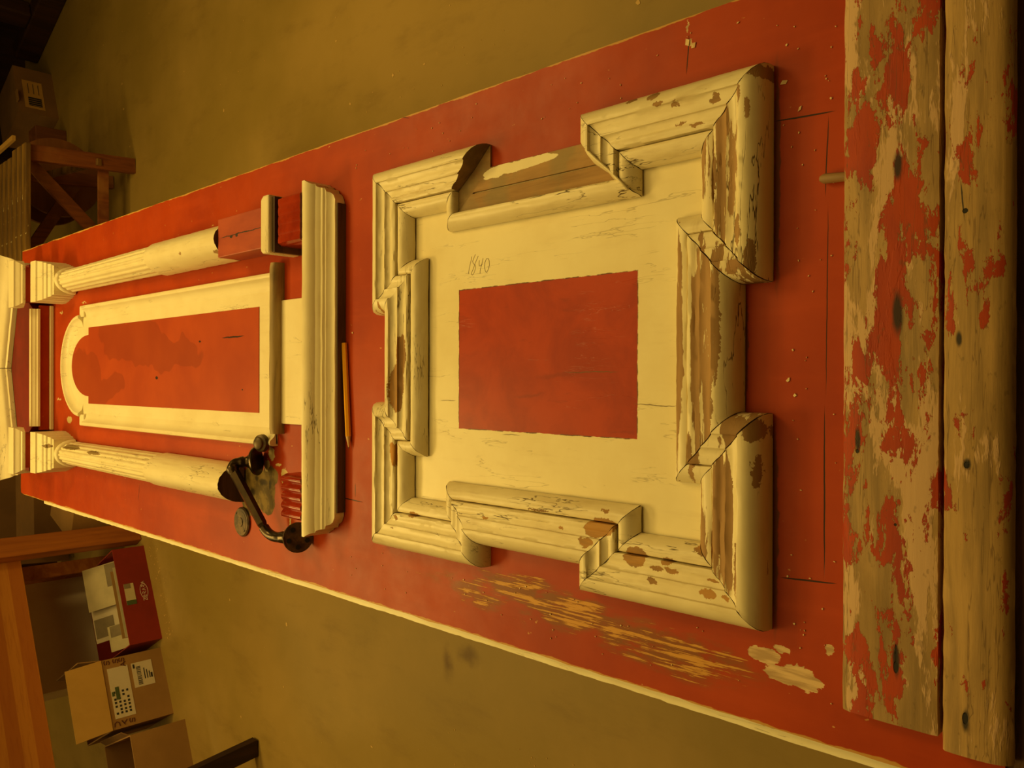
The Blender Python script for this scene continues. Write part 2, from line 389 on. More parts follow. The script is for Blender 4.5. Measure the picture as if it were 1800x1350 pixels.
chip_near = [fe(1330, 118, 0.007, 0.010), fe(1298, 160, 0.014, 0.003), fe(1314, 185, 0.012, 0.003), fe(1266, 235, 0.018, 0.005), fe(1250, 300, 0.03, 0.003), fe(1318, 450, 0.022, 0.005), fe(1296, 400, 0.018, 0.005),
             fe(1322, 752, 0.012, 0.010), fe(1278, 842, 0.020, 0.007), fe(1328, 825, 0.018, 0.003), fe(1262, 545, 0.08, 0.004), fe(1250, 660, 0.06, 0.006),
             fe(1208, 800, 0.03, 0.004), fe(1295, 1000, 0.03, 0.002), fe(1265, 960, 0.03, 0.003), fe(1345, 1095, .012, .004)]
M_wfar = white_mat('cream_paint_far_rail', 'x', chip_far, None, 0.02, 0.8, 0.5, chipcol=(0.52, 0.25, 0.05))
M_wlow = white_mat('cream_paint_left_stile', 'y', chip_lo, None, 0.02, 0.9, 0.5, chipcol=(0.48, 0.25, 0.07))
M_wup = white_mat('cream_paint_right_stile', 'y', chip_up, None, 0.035, 1.0, 0.55, chipcol=(0.42, 0.24, 0.09))
NZ = [(CX, 0.445 + 0.033, 0.155, 0.020, 0), (CX, 0.445 + 0.068, 0.145, 0.010, 0), (CX - 0.20, 0.412 + 0.040, 0.11, 0.020, 0), (CX + 0.20, 0.412 + 0.042, 0.11, 0.022, 0), (CX + 0.22, 0.412 + 0.066, 0.08, 0.010, 0), (CX - 0.2, 0.412 + 0.068, 0.08, 0.010, 0)]
M_wnear = white_mat('cream_paint_near_rail', 'x', chip_near, None, 0.055, 1.0, 0.55, chipcol=(0.40, 0.235, 0.10), zones=NZ)
M_white = white_mat('cream_trim_paint', 'y', (), None, -0.03, 0.4, 0.22)
M_whiteX = white_mat('cream_trim_paint_across', 'x', (), None, -0.015, 0.45, 0.3)
M_panel = white_mat('centre_panel_paint', 'y', (), None, -0.2, 0.35, 0.16, redmask=(-0.068, 0.134, 0.581, 0.898), base=(0.82, 0.72, 0.43))

# ---- lower panel: flat field + red rectangle, and the stepped frame moulding
A, B_, J, HX, HY, WI = 0.297, 0.3345, 0.032, 0.069, 0.089, 0.083
b = MB(); b.box(CX - A + 0.04, CX + A - 0.04, CY - B_ + 0.04, CY + B_ - 0.04, ZD - 0.001, ZD + 0.002)
b.build('centre_panel', M_panel, door)
poly = [(-A,-B_),(-HX,-B_),(-HX,-B_+J),(HX,-B_+J),(HX,-B_),(A,-B_),
        (A,-HY),(A-J,-HY),(A-J,HY),(A,HY),(A,B_),
        (HX,B_),(HX,B_-J),(-HX,B_-J),(-HX,B_),(-A,B_),
        (-A,HY),(-A+J,HY),(-A+J,-HY),(-A,-HY)]
poly = [Vector((CX + x, CY + y)) for x, y in poly]
n = len(poly)
dirs = [(poly[(i+1) % n] - poly[i]).normalized() for i in range(n)]
nrm = [Vector((-d.y, d.x)) for d in dirs]
def offv(i, t_): return poly[i] + (nrm[i-1] + nrm[i]) * t_
OUT = [(0.000, 0.000), (0.0000, 0.010), (0.0012, 0.018), (0.004, 0.0255), (0.009, 0.0315), (0.015, 0.035), (0.0205, 0.036), (0.0225, 0.0355), (0.0232, 0.0325),
       (0.028, 0.0300), (0.033, 0.0290), (0.0375, 0.0300), (0.0385, 0.0302), (0.0392, 0.0275), (0.044, 0.0252), (0.048, 0.0248), (0.0505, 0.0262), (0.055, 0.0262), (0.0572, 0.0245), (0.0575, 0.002)]
BEAD = [(0.0585, 0.003), (0.0585, 0.0185), (0.0598, 0.0212), (0.063, 0.0225), (0.067, 0.0225), (0.072, 0.0205), (0.0765, 0.0160), (0.080, 0.0105), (0.0815, 0.0065), (0.0815, 0.0042)]
def seg_mesh(mb, i, prof, gap=0.0005, step=0.008, m_side=0, m_cap=1, jit=0.0007, trim=(0, 0), seed=0):
    """one straight length of moulding between mitres i and i+1"""
    k = (i + 1) % n; d = dirs[i]
    rows = []
    L = max((offv(k, t_) - offv(i, t_)).dot(d) for t_, z in prof)
    cnt = max(2, int(L / step))
    for j in range(cnt + 1):
        u = j / cnt; row = []
        for q, (t_, z) in enumerate(prof):
            a = offv(i, t_) + d * (gap + trim[0]); c_ = offv(k, t_) - d * (gap + trim[1])
            p = a.lerp(c_, u)
            jj = jit * mnoise.noise((p.x * 25 + seed, p.y * 25, q * 1.7)) + jit * 0.8 * mnoise.noise((p.x * 90, p.y * 90, q * 2.3 + seed))
            if 0 < q < len(prof) - 1 and z > 0.006: row.append((p.x + nrm[i].x * jj, p.y + nrm[i].y * jj, ZD + z + jj * 1.2))
            else: row.append((p.x, p.y, ZD + z + (0.0012 * mnoise.noise((p.x * 40, p.y * 40, 2)) if 0.004 < z < 0.0065 else 0)))
        rows.append(row)
    m_ = len(prof); V = [v for r in rows for v in r]
    F = []; base = len(mb.V)
    mb.add(V, [(j*m_+q, (j+1)*m_+q, (j+1)*m_+q+1, j*m_+q+1) for j in range(cnt) for q in range(m_-1)], m_side)
    mb.V_last = base
    k0 = base
    mb.F.append([k0 + q for q in range(m_)]); mb.M.append(m_cap)
    mb.F.append([k0 + cnt*m_ + q for q in range(m_-1, -1, -1)]); mb.M.append(m_cap)
    mb.F.append([k0 + j*m_ for j in range(cnt, -1, -1)] + [k0 + j*m_ + m_ - 1 for j in range(cnt + 1)]); mb.M.append(m_cap)
M_ret = white_mat('mostly_bare_return', 'x', (), None, 0.255, 0.8, 0.5, chipcol=(0.36, 0.20, 0.08))
def side(name, idx, mat, skip=(), seed=0, alt={}):
    main = None
    for i in idx:
        if i in skip: continue
        mb = MB(); seg_mesh(mb, i, OUT, seed=seed + i, gap=0.0012 if i in alt else 0.0005)
        o = mb.build('frame_moulding' if main is None else 'moulding_length', [M_ret if i in alt else mat, M_bare], door if main is None else main, smooth=True, angle=0.7)
        if main is None:
            main = o
            if name: o['label'] = name
    mb = MB()
    for i in idx: seg_mesh(mb, i, BEAD, seed=seed + i + 50)
    mb.build('inner_bead', [mat, M_bareX], main, smooth=True, angle=0.7)
    return main
# sides: near 0..4, right 5..9 , far 10..14, left 15..19
side('badly flaked cream moulding along the near side of the lower panel', [0, 1, 2, 3, 4], M_wnear, seed=1, alt={1: 'R', 3: 'R'})
side('cream moulding along the right side, its middle length broken away to bare wood', [5, 6, 7, 8, 9], M_wup, skip=(7, 8), seed=11)
side('cream moulding along the far side with large brown chips', [10, 11, 12, 13, 14], M_wfar, seed=21)
side('cream moulding along the left side with small brown chips', [15, 16, 17, 18, 19], M_wlow, seed=31)
# bare ground where the right middle length is missing
t = NT('bare_wood_with_glue'); v = dcoord(t)
g = t.noise(v, 40, 5, 0.65, 0.3, sc=(1, 0.1, 1)); q = t.noise(v, 18, 4)
c = t.mix(t.ramp(g, 0.35, 0.65), (0.40, 0.235, 0.09), (0.27, 0.15, 0.055)); c = t.mix(t.math('MULTIPLY', t.ramp(q, 0.45, 0.65), 0.6), c, (0.24, 0.19, 0.09))
s_ = t.sep(v)
pt = [epx(890, 292, 0.008, 0.05, 0.0, 0.006), epx(930, 280, 0.007, 0.05, 0.0, 0.006), epx(865, 305, 0.004, 0.02, 0.0, .006)]
pm = t.ramp(t.ells(t.warp(v, 0.010, 50, 4), pt), 1.0, 0.95)
c = t.mix(pm, c, WHITE)
M_glue = t.finish(c, 0.75, t.math('ADD', g, pm), 0.5, 0.001, 0.3)
def bare_strip(name, t0, t1, z0, z1, mat, wav=0.0):
    mb = MB()
    seg_mesh(mb, 7, [(t0, 0.0), (t0, z0), ((t0*2+t1)/3, z0 + (z1-z0)*.3 + .0006), ((t0+t1*2)/3, z0 + (z1-z0)*.7), (t1, z1), (t1, 0.0)], gap=0.0, jit=0.0009, trim=(-0.001 - 0.0, -0.001), m_cap=0, seed=3)
    return mb.build(name, [mat, mat], door, smooth=True, angle=0.6)
bare_strip('bare_backing', 0.000, 0.031, 0.003, 0.006, M_glue)
bare_strip('bare_backing', 0.0335, 0.058, 0.007, 0.012, M_glue)
# the ground of the missing far return (segment 8) and a torn cream lump at the near return
mb = MB(); seg_mesh(mb, 8, [(0.0, 0.0), (0.0, 0.003), (0.03, 0.005), (0.058, 0.010), (0.058, 0.0)], m_cap=0, jit=0.0008); mb.build('bare_backing', [M_glue, M_glue], door)
mb = MB()
e6 = [offv(7, t_) for t_ in (0.020, 0.034, 0.048, 0.060, 0.075)]
V = []
zz = [0.036, 0.033, 0.027, 0.026, 0.024]
for k_, e in enumerate(e6):
    for j_ in range(5):
        w_ = j_ / 4
        dy = 0.001 + w_ * (0.012 + 0.006 * mnoise.noise((k_ * 1.3, 5, 1)))
        V.append((e.x + 0.001 * mnoise.noise((k_, j_, 2)), e.y + dy * 1.0, ZD + zz[k_] - w_ * zz[k_] * (0.55 + 0.25 * mnoise.noise((k_ * .9, 1, 7)))))
for k_ in range(4):
    pass
F = [(k_*5+j_, k_*5+j_+1, (k_+1)*5+j_+1, (k_+1)*5+j_) for k_ in range(4) for j_ in range(4)]
lump = obj('torn_paint_lump', V, F, M_white, door, smooth=True)
sm = lump.modifiers.new('solid', 'SOLIDIFY'); sm.thickness = 0.0025

# pencilled 1840 on the panel
M_pencil_mark = simple('graphite', (0.30, 0.22, 0.10), None, 8, 0.6)
mb = MB()
def stroke(pts):
    q = [at(810 + x / 27.0, 440 + y / 27.0, 0.0021) for x, y in pts]
    for a_, c_ in zip(q, q[1:]):
        mb.bar(a_, c_, 0.0008, 0.0003)
stroke([(505,205),(480,380),(430,560),(390,760),(340,1030)])
stroke([(805,180),(760,300),(660,540),(560,830),(500,960),(490,1050),(530,1080),(590,1030),(660,850),(690,700),(650,590),(570,540),(545,430),(600,280),(680,100)])
stroke([(870,380),(850,500),(860,650),(930,640),(1010,560)]); stroke([(1040,290),(1010,450),(960,650),(910,850),(900,1010)])
stroke([(1330,400),(1290,300),(1200,310),(1130,480),(1110,700),(1150,900),(1210,960),(1290,820),(1345,600),(1330,400)])
o = mb.build('pencil_inscription', M_pencil_mark, door); o['label'] = 'small handwritten pencil figures 1840'

# ---- kick board and drip board at the near end
def worn_mat(name, amt_red, white_amt, holes, streaks, base=(0.42, 0.265, 0.105), redcol=RED, olive=0.5, sc=(0.22, 1, 1)):
    t = NT(name); v = dcoord(t)
    g = t.noise(v, 60, 5, 0.7, 0.3, sc=(0.08, 1, 1)); n1 = t.noise(v, 8, 5, 0.6, 0.3, sc=(0.5, 1, 1)); q = t.noise(v, 22, 5, 0.65, 0.4, sc=(0.3, 1, 1), loc=(4, 2, 0))
    c = t.mix(t.ramp(g, 0.35, 0.68), base, tuple(k * 0.6 for k in base))
    c = t.mix(t.math('MULTIPLY', t.ramp(n1, 0.42, 0.62), olive), c, (0.20, 0.115, 0.028))
    w = t.noise(v, 20, 6, 0.7, 0.2, sc=sc, loc=(9, 4, 0))
    wm = t.ramp(w, 0.56 - white_amt, 0.60 - white_amt)
    c = t.mix(t.math('MULTIPLY', wm, 0.85), c, (0.56, 0.36, 0.20))
    r = t.noise(v, 42, 7, 0.72, 0.2, sc=(0.36, 1, 1), loc=(2, 6, 0)); big = t.noise(v, 13, 3, 0.5, 0.0, sc=(0.5, 1.2, 1), loc=(1, 3, 0))
    rr = t.math('ADD', t.math('MULTIPLY', r, 0.72), t.math('MULTIPLY', big, 0.28))
    rr = t.math('ADD', rr, t.math('MULTIPLY', t.ramp(t.sep(v)[0], 0.02, 0.36), 0.04 if amt_red > 0 else 0.0))
    rm = t.ramp(rr, 0.545 - amt_red, 0.553 - amt_red)
    rc = t.mix(t.ramp(q, 0.35, 0.65), redcol, (0.30, 0.032, 0.008))
    c = t.mix(rm, c, rc)
    ck = t.math('ABSOLUTE', t.math('SUBTRACT', t.noise(v, 40, 4, 0.6, 0.0, sc=(0.05, 1, 1)), 0.5))
    c = t.mix(t.math('MULTIPLY', t.ramp(ck, 0.006, 0.001), 0.55), c, (0.10, 0.05, 0.015))
    sp = t.ramp(t.noise(v, 150, 3, 0.6, sc=(0.5, 1, 1)), 0.62, 0.7)
    c = t.mix(t.math('MULTIPLY', sp, 0.35), c, (0.10, 0.06, 0.02))
    if streaks:
        e = t.ells(t.warp(v, 0.006, 70, 4, sc=(0.3, 1, 1)), streaks)
        c = t.mix(t.math('MULTIPLY', t.ramp(e, 1.15, 0.45), 0.95), c, (0.018, 0.013, 0.008))
    h = t.math('ADD', t.math('MULTIPLY', rm, 0.6), t.math('ADD', t.math('MULTIPLY', wm, 0.25), t.math('MULTIPLY', g, 0.5)))
    if holes:
        e2 = t.ramp(t.ells(v, holes), 1.0, 0.8); c = t.mix(e2, c, (0.01, 0.007, 0.004))
        h = t.math('SUBTRACT', h, t.math('MULTIPLY', e2, 2.0))
    return t.finish(c, 0.68, h, 0.7, 0.0012, 0.35)
zk = 0.016
M_kick = worn_mat('flaking_kick_board', 0.012, 0.05, [epx(1507, 788, .0022, .0018, 0, zk), epx(1577, 1168, .006, .0025, 0, zk), epx(1577, 1145, .010, .0012, 0, zk), epx(1575, 917, .0014, .0014, 0, zk)],
                  [epx(1577, 545, .024, .006, 0, zk), epx(1577, 285, .016, .005, 0, zk), epx(1577, 1155, .018, .004, 0, zk), epx(1508, 768, .014, .003, 0, zk)])
M_drip = worn_mat('weathered_drip_board', -0.020, -0.02, [epx(1699, 1258, .0055, .0026, 0, .02), epx(1700, 812, .003, .0025, 0, .02), epx(1696, 365, .0024, .0025, 0, .02)],
                  [epx(1699, 1262, .012, .0035, 0, .02), epx(1700, 810, .006, .004, 0, .02), epx(1692, 345, .02, .0008, .1, .02), epx(1685, 590, .008, .003, 0, .02)], base=(0.46, 0.285, 0.10), olive=0.35)
def plank(name, prof, x0, x1, mat, parent, jit=0.0006, step=0.008, skew=0.0):
    """board running along X; prof = (Y, z) loop around the section"""
    cnt = int((x1 - x0) / step); m_ = len(prof); V = []; F = []
    for i in range(cnt + 1):
        x = x0 + (x1 - x0) * i / cnt
        for q, (y, z) in enumerate(prof):
            j1 = jit * (mnoise.noise((x * 30, q * 1.9, 3)) + 0.7 * mnoise.noise((x * 120, q * 2.3, 8)))
            xx = x + (skew * (y - prof[0][0]) if i in (0, cnt) else 0)
            V.append((xx, y + j1, ZD + z + (j1 if z > 0.004 else 0)))
    for i in range(cnt):
        for q in range(m_): F.append((i*m_+q, i*m_+(q+1) % m_, (i+1)*m_+(q+1) % m_, (i+1)*m_+q))
    F.append(tuple(range(m_))); F.append(tuple(cnt*m_ + q for q in range(m_-1, -1, -1)))
    return obj(name, V, F, mat, parent, smooth=True, angle=0.6)
o = plank('kick_board', [(0.2425, -0.001), (0.2425, 0.015), (0.250, 0.0165), (0.265, 0.016), (0.285, 0.0165), (0.305, 0.016), (0.322, 0.015), (0.329, 0.012), (0.3315, 0.007), (0.332, -0.001)], -0.3185, 0.405, M_kick, door)
o['label'] = 'flaking kick board with patches of red, cream and bare wood'
o = plank('drip_board', [(0.1875, -0.001), (0.184, 0.003), (0.1835, 0.008), (0.186, 0.013), (0.191, 0.0165), (0.200, 0.019), (0.212, 0.020), (0.228, 0.020), (0.2355, 0.019), (0.2375, 0.016), (0.2375, -0.001)], -0.328, 0.405, M_drip, door, jit=0.0007)
o['label'] = 'weathered round-nosed drip board of pale bare wood'
M_rot = simple('rotten_end_grain', (0.12, 0.055, 0.014), (0.055, 0.024, 0.007), 18, 0.85, (0.3, 1, 1), 0.8, dist=0.004)
o = plank('rotten_foot', [(0.096, -0.046), (0.094, -0.034), (0.105, -0.020), (0.120, -0.012), (0.150, -0.006), (0.1912, -0.003), (0.1912, -0.046)], -0.36, 0.41, M_rot, door, jit=0.0025)

# ---- pale rebate strip along the left edge
M_strip = white_mat('cream_edge_strip', 'y', [epx(1330, 1302, 0.006, 0.05, 0, -.01), epx(1440, 1335, 0.006, 0.05, 0, -.01), epx(1480, 1345, .005, .03, 0, -.01)], None, 0.0, 0.4, 0.2, base=(0.84, 0.76, 0.50), chipcol=(0.50, 0.25, 0.05))
V = []; F = []
cnt = 230
for i in range(cnt + 1):
    y = 0.193 + (2.80 - 0.193) * i / cnt
    e = 0.0135 + 0.0016 * mnoise.noise((y * 9, 1, 1)) + 0.0012 * mnoise.noise((y * 60, 4, 1))
    for (xo, z) in ((0.012, -0.040), (0.012, -0.0095), (-0.002, -0.0085), (-e * 0.93, -0.0095), (-e, -0.012), (-e + 0.001, -0.040)):
        V.append((XE0 + xo, y, ZD + z))
for i in range(cnt):
    for q in range(6): F.append((i*6+q, i*6+(q+1) % 6, (i+1)*6+(q+1) % 6, (i+1)*6+q))
F.append(tuple(range(6))); F.append(tuple(cnt*6+q for q in range(5, -1, -1)))
o = obj('edge_strip', V, F, M_strip, door, smooth=True, angle=0.6); o['label'] = 'pale cream rebate strip'

# ---- aedicule: ledge, pedestal, columns, arched panel, entablature, pediment
AX = 0.039; CO = 0.241
def flare(name, cx, st, mat, parent, ends=None, step=None, smooth=False, jit=0.0, bottom=0.0, cap=None):
    """solid lofted through stations (Y, half width, top z)"""
    V = []; F = []; mi = []
    cols = 2 if not step else max(2, int(2 * st[-1][1] / step))
    for (y, h, z) in st:
        for k in range(cols):
            x = cx - h + 2 * h * k / (cols - 1)
            jj = jit * mnoise.noise((x * 30, y * 50, z * 90))
            V.append((x, y + jj, ZD + z + jj))
        V.append((cx + h, y, ZD + bottom)); V.append((cx - h, y, ZD + bottom))
    m_ = cols + 2
    for i in range(len(st) - 1):
        for q in range(m_):
            F.append((i*m_+q, i*m_+(q+1) % m_, (i+1)*m_+(q+1) % m_, (i+1)*m_+q)); mi.append(0)
    F.append(tuple(range(m_-1, -1, -1))); mi.append(1 if cap else 0)
    F.append(tuple((len(st)-1)*m_+q for q in range(m_))); mi.append(0)
    return obj(name, V, F, [mat] + ([cap] if cap else []), parent, mi, smooth=smooth, angle=0.5 if smooth else None)
M_ledge = white_mat('cream_ledge_paint', 'x', [], None, -0.01, 0.9, 0.45)
o = flare('ledge_moulding', AX, [(1.190, 0.267, 0.016), (1.191, 0.270, 0.0195), (1.195, 0.278, 0.0205), (1.200, 0.282, 0.0225), (1.205, 0.284, 0.028), (1.207, 0.290, 0.0285), (1.210, 0.290, 0.032), (1.214, 0.291, 0.0330), (1.219, 0.293, 0.038), (1.2215, 0.297, 0.039), (1.224, 0.297, 0.043), (1.230, 0.300, 0.048), (1.236, 0.304, 0.051), (1.243, 0.304, 0.051)], M_ledge, door, step=0.012, smooth=True, jit=0.0005, bottom=0.001)
o['label'] = 'long cream ledge moulding with mitred ends'
b = MB(); b.box(AX - 0.262, AX + 0.264, 1.1872, 1.1897, ZD + 0.0005, ZD + 0.0165); b.build('ledge_backing', M_darkwood, door)
b = MB(); b.box(-0.079, 0.152, 1.2435, 1.392, ZD - 0.001, ZD + 0.006); b.build('pedestal_panel', M_white, door, bevel=0.002)
# half-round bare sill of the arched panel
V = []; F = []; mi = []
cnt = 34
M_sill = wood('bare_sill_wood', (0.36, 0.25, 0.10), (0.20, 0.13, 0.045), 'x', c3=(0.11, 0.07, 0.025))
for i in range(cnt + 1):
    x = -0.098 + (0.222 + 0.098) * i / cnt
    for k in range(9):
        a = math.pi * (k / 8)
        rr = 0.0125 * (0.92 + 0.08 * mnoise.noise((x * 20, k * .8, 4)))
        V.append((x, 1.3965 - rr * math.cos(a) * 0.95, ZD + 0.012 + rr * math.sin(a) * (0.8 if i in (0, cnt) else 1)))
    V.append((x, 1.4085, ZD + 0.0)); V.append((x, 1.3855, ZD + 0.0))
for i in range(cnt):
    for q in range(11): F.append((i*11+q, i*11+(q+1) % 11, (i+1)*11+(q+1) % 11, (i+1)*11+q))
F.append(tuple(range(11))); F.append(tuple(cnt*11+q for q in range(10, -1, -1)))
o = obj('sill_moulding', V, F, M_sill, door, smooth=True, angle=0.7); o['label'] = 'bare brown half-round sill'

# arched panel
def arch_path(hw, ys, hs, yb, ya, y0, seg=18):
    """from right foot up, step in, arch over, and down again (X offset, Y)"""
    P = [(hw, y0), (hw, ys), (hs, ys + 0.012 if hw - hs > 0.025 else ys), (hs, yb)]
    for k in range(1, seg):
        a = math.pi * k / seg
        P.append((hs * math.cos(a), yb + (ya - yb) * math.sin(a)))
    P += [(-x, y) for x, y in P[3::-1]]
    return [(AX + 0.003 + x, y) for x, y in P]
outer = arch_path(0.160, 2.400, 0.134, 2.430, 2.575, 1.409)
inner = arch_path(0.103, 2.385, 0.083, 2.388, 2.515, 1.472)
b = MB(); b.prism(outer, ZD - 0.001, ZD + 0.0035); b.build('arched_ground', M_white, door)
t = NT('stained_red_panel'); v = dcoord(t)
c = t.mix(t.ramp(t.noise(v, 6, 4), 0.3, 0.7), (0.42, 0.06, 0.009), (0.34, 0.042, 0.007))
w = t.warp(v, 0.10, 9, 2)
pa, pb, pc, pd = at(150, 650), at(185, 690), at(300, 610), at(230, 590)
m = t.ells(w, [(pa.x, pa.y, 0.06, 0.12, 0), (pb.x + .01, pb.y, 0.035, 0.14, 0.1), (pd.x - .01, pd.y, 0.055, 0.20, -0.1), (pc.x - 0.01, pc.y, 0.035, 0.17, 0.0)])
c = t.mix(t.math('MULTIPLY', t.ramp(m, 1.04, 0.96), 0.42), c, (0.20, 0.026, 0.005))
edge = t.ramp(t.math('ABSOLUTE', t.math('SUBTRACT', m, 1.0)), 0.05, 0.0)
c = t.mix(t.math('MULTIPLY', edge, 0.18), c, (0.15, 0.018, 0.004))
e = t.ells(t.warp(v, .004, 60), [epx(279, 662, .004, .008), epx(355, 598, .0025, .006), epx(413, 590, .0018, .05), epx(430, 683, .0015, .003)])
c = t.mix(t.ramp(e, 1, .8), c, (0.03, 0.012, 0.006))
M_stain = t.finish(c, 0.5, t.noise(v, 50, 4), 0.1, 0.001, 0.15)
b = MB(); b.prism(inner, ZD + 0.003, ZD + 0.0048); o = b.build('arched_red_field', M_stain, door); o['label'] = 'brick-red arched field with dark damp stains'
def sweep_open(path, prof, mat, name, parent, caps=True):
    P = [Vector(p) for p in path]; m_ = len(prof); V = []; F = []
    for i, p in enumerate(P):
        d0 = (p - P[i-1]).normalized() if i else (P[1] - p).normalized()
        d1 = (P[i+1] - p).normalized() if i + 1 < len(P) else d0
        n0 = Vector((-d0.y, d0.x)); n1 = Vector((-d1.y, d1.x)); nn = (n0 + n1); nn = nn / max(0.5, nn.dot(n0)) if nn.length > 1e-6 else n0
        for (t_, z) in prof: q = p + nn * t_; V.append((q.x, q.y, ZD + z))
    for i in range(len(P) - 1):
        for q in range(m_ - 1): F.append((i*m_+q, (i+1)*m_+q, (i+1)*m_+q+1, i*m_+q+1))
    F.append(tuple(range(m_))); F.append(tuple((len(P)-1)*m_+q for q in range(m_-1, -1, -1)))
    return obj(name, V, F, mat, parent, smooth=True, angle=0.6)
rp = [(AX + 0.003 + x, y) for x, y in [(0.164, 1.409), (0.164, 2.405), (0.140, 2.425)]]
sa = []
for k in range(0, 25):
    a = math.pi * k / 24
    sa.append((AX + 0.003 + 0.140 * math.cos(a), 2.43 + 0.145 * math.sin(a)))
lp = [(2 * (AX + 0.003) - x, y) for x, y in rp[::-1]]
PR = [(0, 0.0), (0, 0.011), (0.002, 0.0155), (0.006, 0.0175), (0.010, 0.0165), (0.013, 0.0125), (0.018, 0.0075), (0.025, 0.005), (0.033, 0.0038), (0.035, 0.003)]
sweep_open(rp[:2], PR, M_white, 'panel_moulding', door); sweep_open(lp[1:], PR, M_white, 'panel_moulding', door)
sweep_open(sa, [(t_, z) for t_, z in PR], M_white, 'panel_moulding', door)
b = MB()
for sgn in (1, -1):       # small shoulder blocks at the spring of the arch
    x = AX + 0.003 + sgn * 0.147
    b.box(min(x - sgn*0.014, x + sgn*0.017), max(x - sgn*0.014, x + sgn*0.017), 2.404, 2.437, ZD, ZD + 0.011)
b.build('arch_shoulder', M_white, door, bevel=0.003)

# columns
def column(sgn, label, y_end, mat):
    cx = AX + sgn * CO
    V = []; F = []
    st = []
    K = 48
    ys = [2.512 - (2.512 - 1.885) * i / 60 for i in range(61)]
    def ring(y, hw, hz, fl_, seed):
        r = []
        for k in range(K + 1):
            a = math.pi * k / K
            f = 1 - fl_ * (0.5 - 0.5 * math.cos(a * 2 * 9.5 + 0.5)) ** 1.6
            jj = 0.0006 * mnoise.noise((k * .5, y * 40, seed))
            r.append((cx + hw * math.cos(a) * f + jj, y, ZD + 0.004 + hz * math.sin(a) * f + jj))
        return r
    def loft(rings, name, par, m, cap):
        V = [v for r in rings for v in r]; m_ = K + 1; F = []; mi = []
        for i in range(len(rings) - 1):
            for q in range(K): F.append((i*m_+q, i*m_+q+1, (i+1)*m_+q+1, (i+1)*m_+q)); mi.append(0)
            F.append((i*m_, (i+1)*m_, (i+1)*m_+K, i*m_+K)); mi.append(0)
        F.append(tuple(range(m_))); F.append(tuple((len(rings)-1)*m_+q for q in range(m_-1, -1, -1))); mi += [0, 1]
        return obj(name, V, F, [m, cap], par, mi, smooth=True, angle=0.9)
    shaft = loft([ring(y, 0.0325 + 0.003 * (2.512 - y) / 0.63, 0.046 + 0.004 * (2.512 - y) / 0.63, 0.07, sgn) for y in ys], 'column', door, mat, M_darkwood)
    shaft['label'] = label
    y2 = [1.890, 1.888, 1.882] + [1.88 - (1.88 - y_end) * i / 30 for i in range(1, 31)]
    rs = [ring(y, 0.0365 + (0.0015 if i else 0.0), 0.0545 + (0.0015 if i > 1 else 0.0), 0.0, sgn + 4) for i, y in enumerate(y2)]
    rs[-1] = [(x, y + 0.004 * mnoise.noise((i * .35, 2, sgn)), z) for i, (x, y, z) in enumerate(rs[-1])]
    loft(rs, 'drum', shaft, mat, M_darkwood)
    rs = [ring(y, 0.0335 + r, 0.047 + r, 0.0, sgn + 9) for y, r in ((2.482, 0.0), (2.484, 0.003), (2.490, 0.0055), (2.496, 0.0055), (2.502, 0.003), (2.508, 0.001))]
    loft(rs, 'neck_ring', shaft, mat, mat)
    flare('capital', cx, [(2.509, 0.040, 0.053), (2.516, 0.041, 0.054), (2.5185, 0.045, 0.058), (2.536, 0.0465, 0.060), (2.538, 0.0495, 0.064), (2.549, 0.0505, 0.066), (2.552, 0.053, 0.070), (2.572, 0.0555, 0.076), (2.574, 0.0575, 0.080), (2.612, 0.0575, 0.082)], mat, shaft)
    flare('capital_ground', cx, [(2.6125, 0.046, 0.034), (2.6815, 0.046, 0.034)], mat, shaft)
    return shaft
M_col = white_mat('cream_column_paint', 'y', [epx(330, 445, 0.002, .006, 0, .04), epx(378, 440, .003, .01, 0, .05)], None, -0.01, 0.5, 0.35)
M_col2 = white_mat('cream_column_paint_flaking', 'y', [epx(120, 785, 0.006, 0.06, 0, .045), epx(160, 795, .004, .05, 0, .05), epx(95, 782, .006, .02, 0, .045)], None, 0.0, 0.7, 0.35, chipcol=(0.22, 0.15, 0.05))
column(1, 'right half column with a clean cream fluted shaft', 1.548, M_col)
column(-1, 'left half column, its cream fluted shaft blackened near the capital', 1.530, M_col2)
# red core showing below the right column, loose base moulding, fluted red plinths
cr = AX + CO; clf = AX - CO
t = NT('old_red_core'); v = dcoord(t)
c = t.mix(t.ramp(t.noise(v, 14, 5, 0.6, sc=(1, .3, 1)), .35, .65), (0.42, 0.065, 0.016), (0.30, 0.035, 0.010))
pq = at(400, 418, .044); pr = at(462, 397, .044)
e = t.ells(t.warp(v, .006, 45, 3), [((pq.x+pr.x)/2, (pq.y+pr.y)/2, .0012, .09, 0), (pq.x+.001, pq.y-.03, .0035, .006, 0), (pq.x, pq.y-.05, .003, .005, 0)])
c = t.mix(t.ramp(e, 1.0, .8), c, (0.02, .01, .006))
M_core = t.finish(c, 0.45, t.noise(v, 60, 4, sc=(1, .2, 1)), .25, .001)
b = MB(); b.box(cr - 0.0375, cr + 0.0375, 1.3585, 1.5465, ZD + 0.0005, ZD + 0.052); o = b.build('column_core', M_core, door, bevel=0.0015); o['label'] = 'red wooden core below the right column'
M_base = white_mat('cream_base_block', 'x', [], None, 0.05, 1.0, 0.5, chipcol=(0.22, 0.13, 0.05))
b = MB()
b.prism([(cr - 0.052, 1.329), (cr + 0.052, 1.329), (cr + 0.052, 1.348), (cr + 0.046, 1.3575), (cr - 0.046, 1.3575), (cr - 0.052, 1.352)], ZD + 0.001, ZD + 0.066)
o = b.build('column_base', M_base, door, bevel=0.004); o['label'] = 'flaking cream base block below the right column'
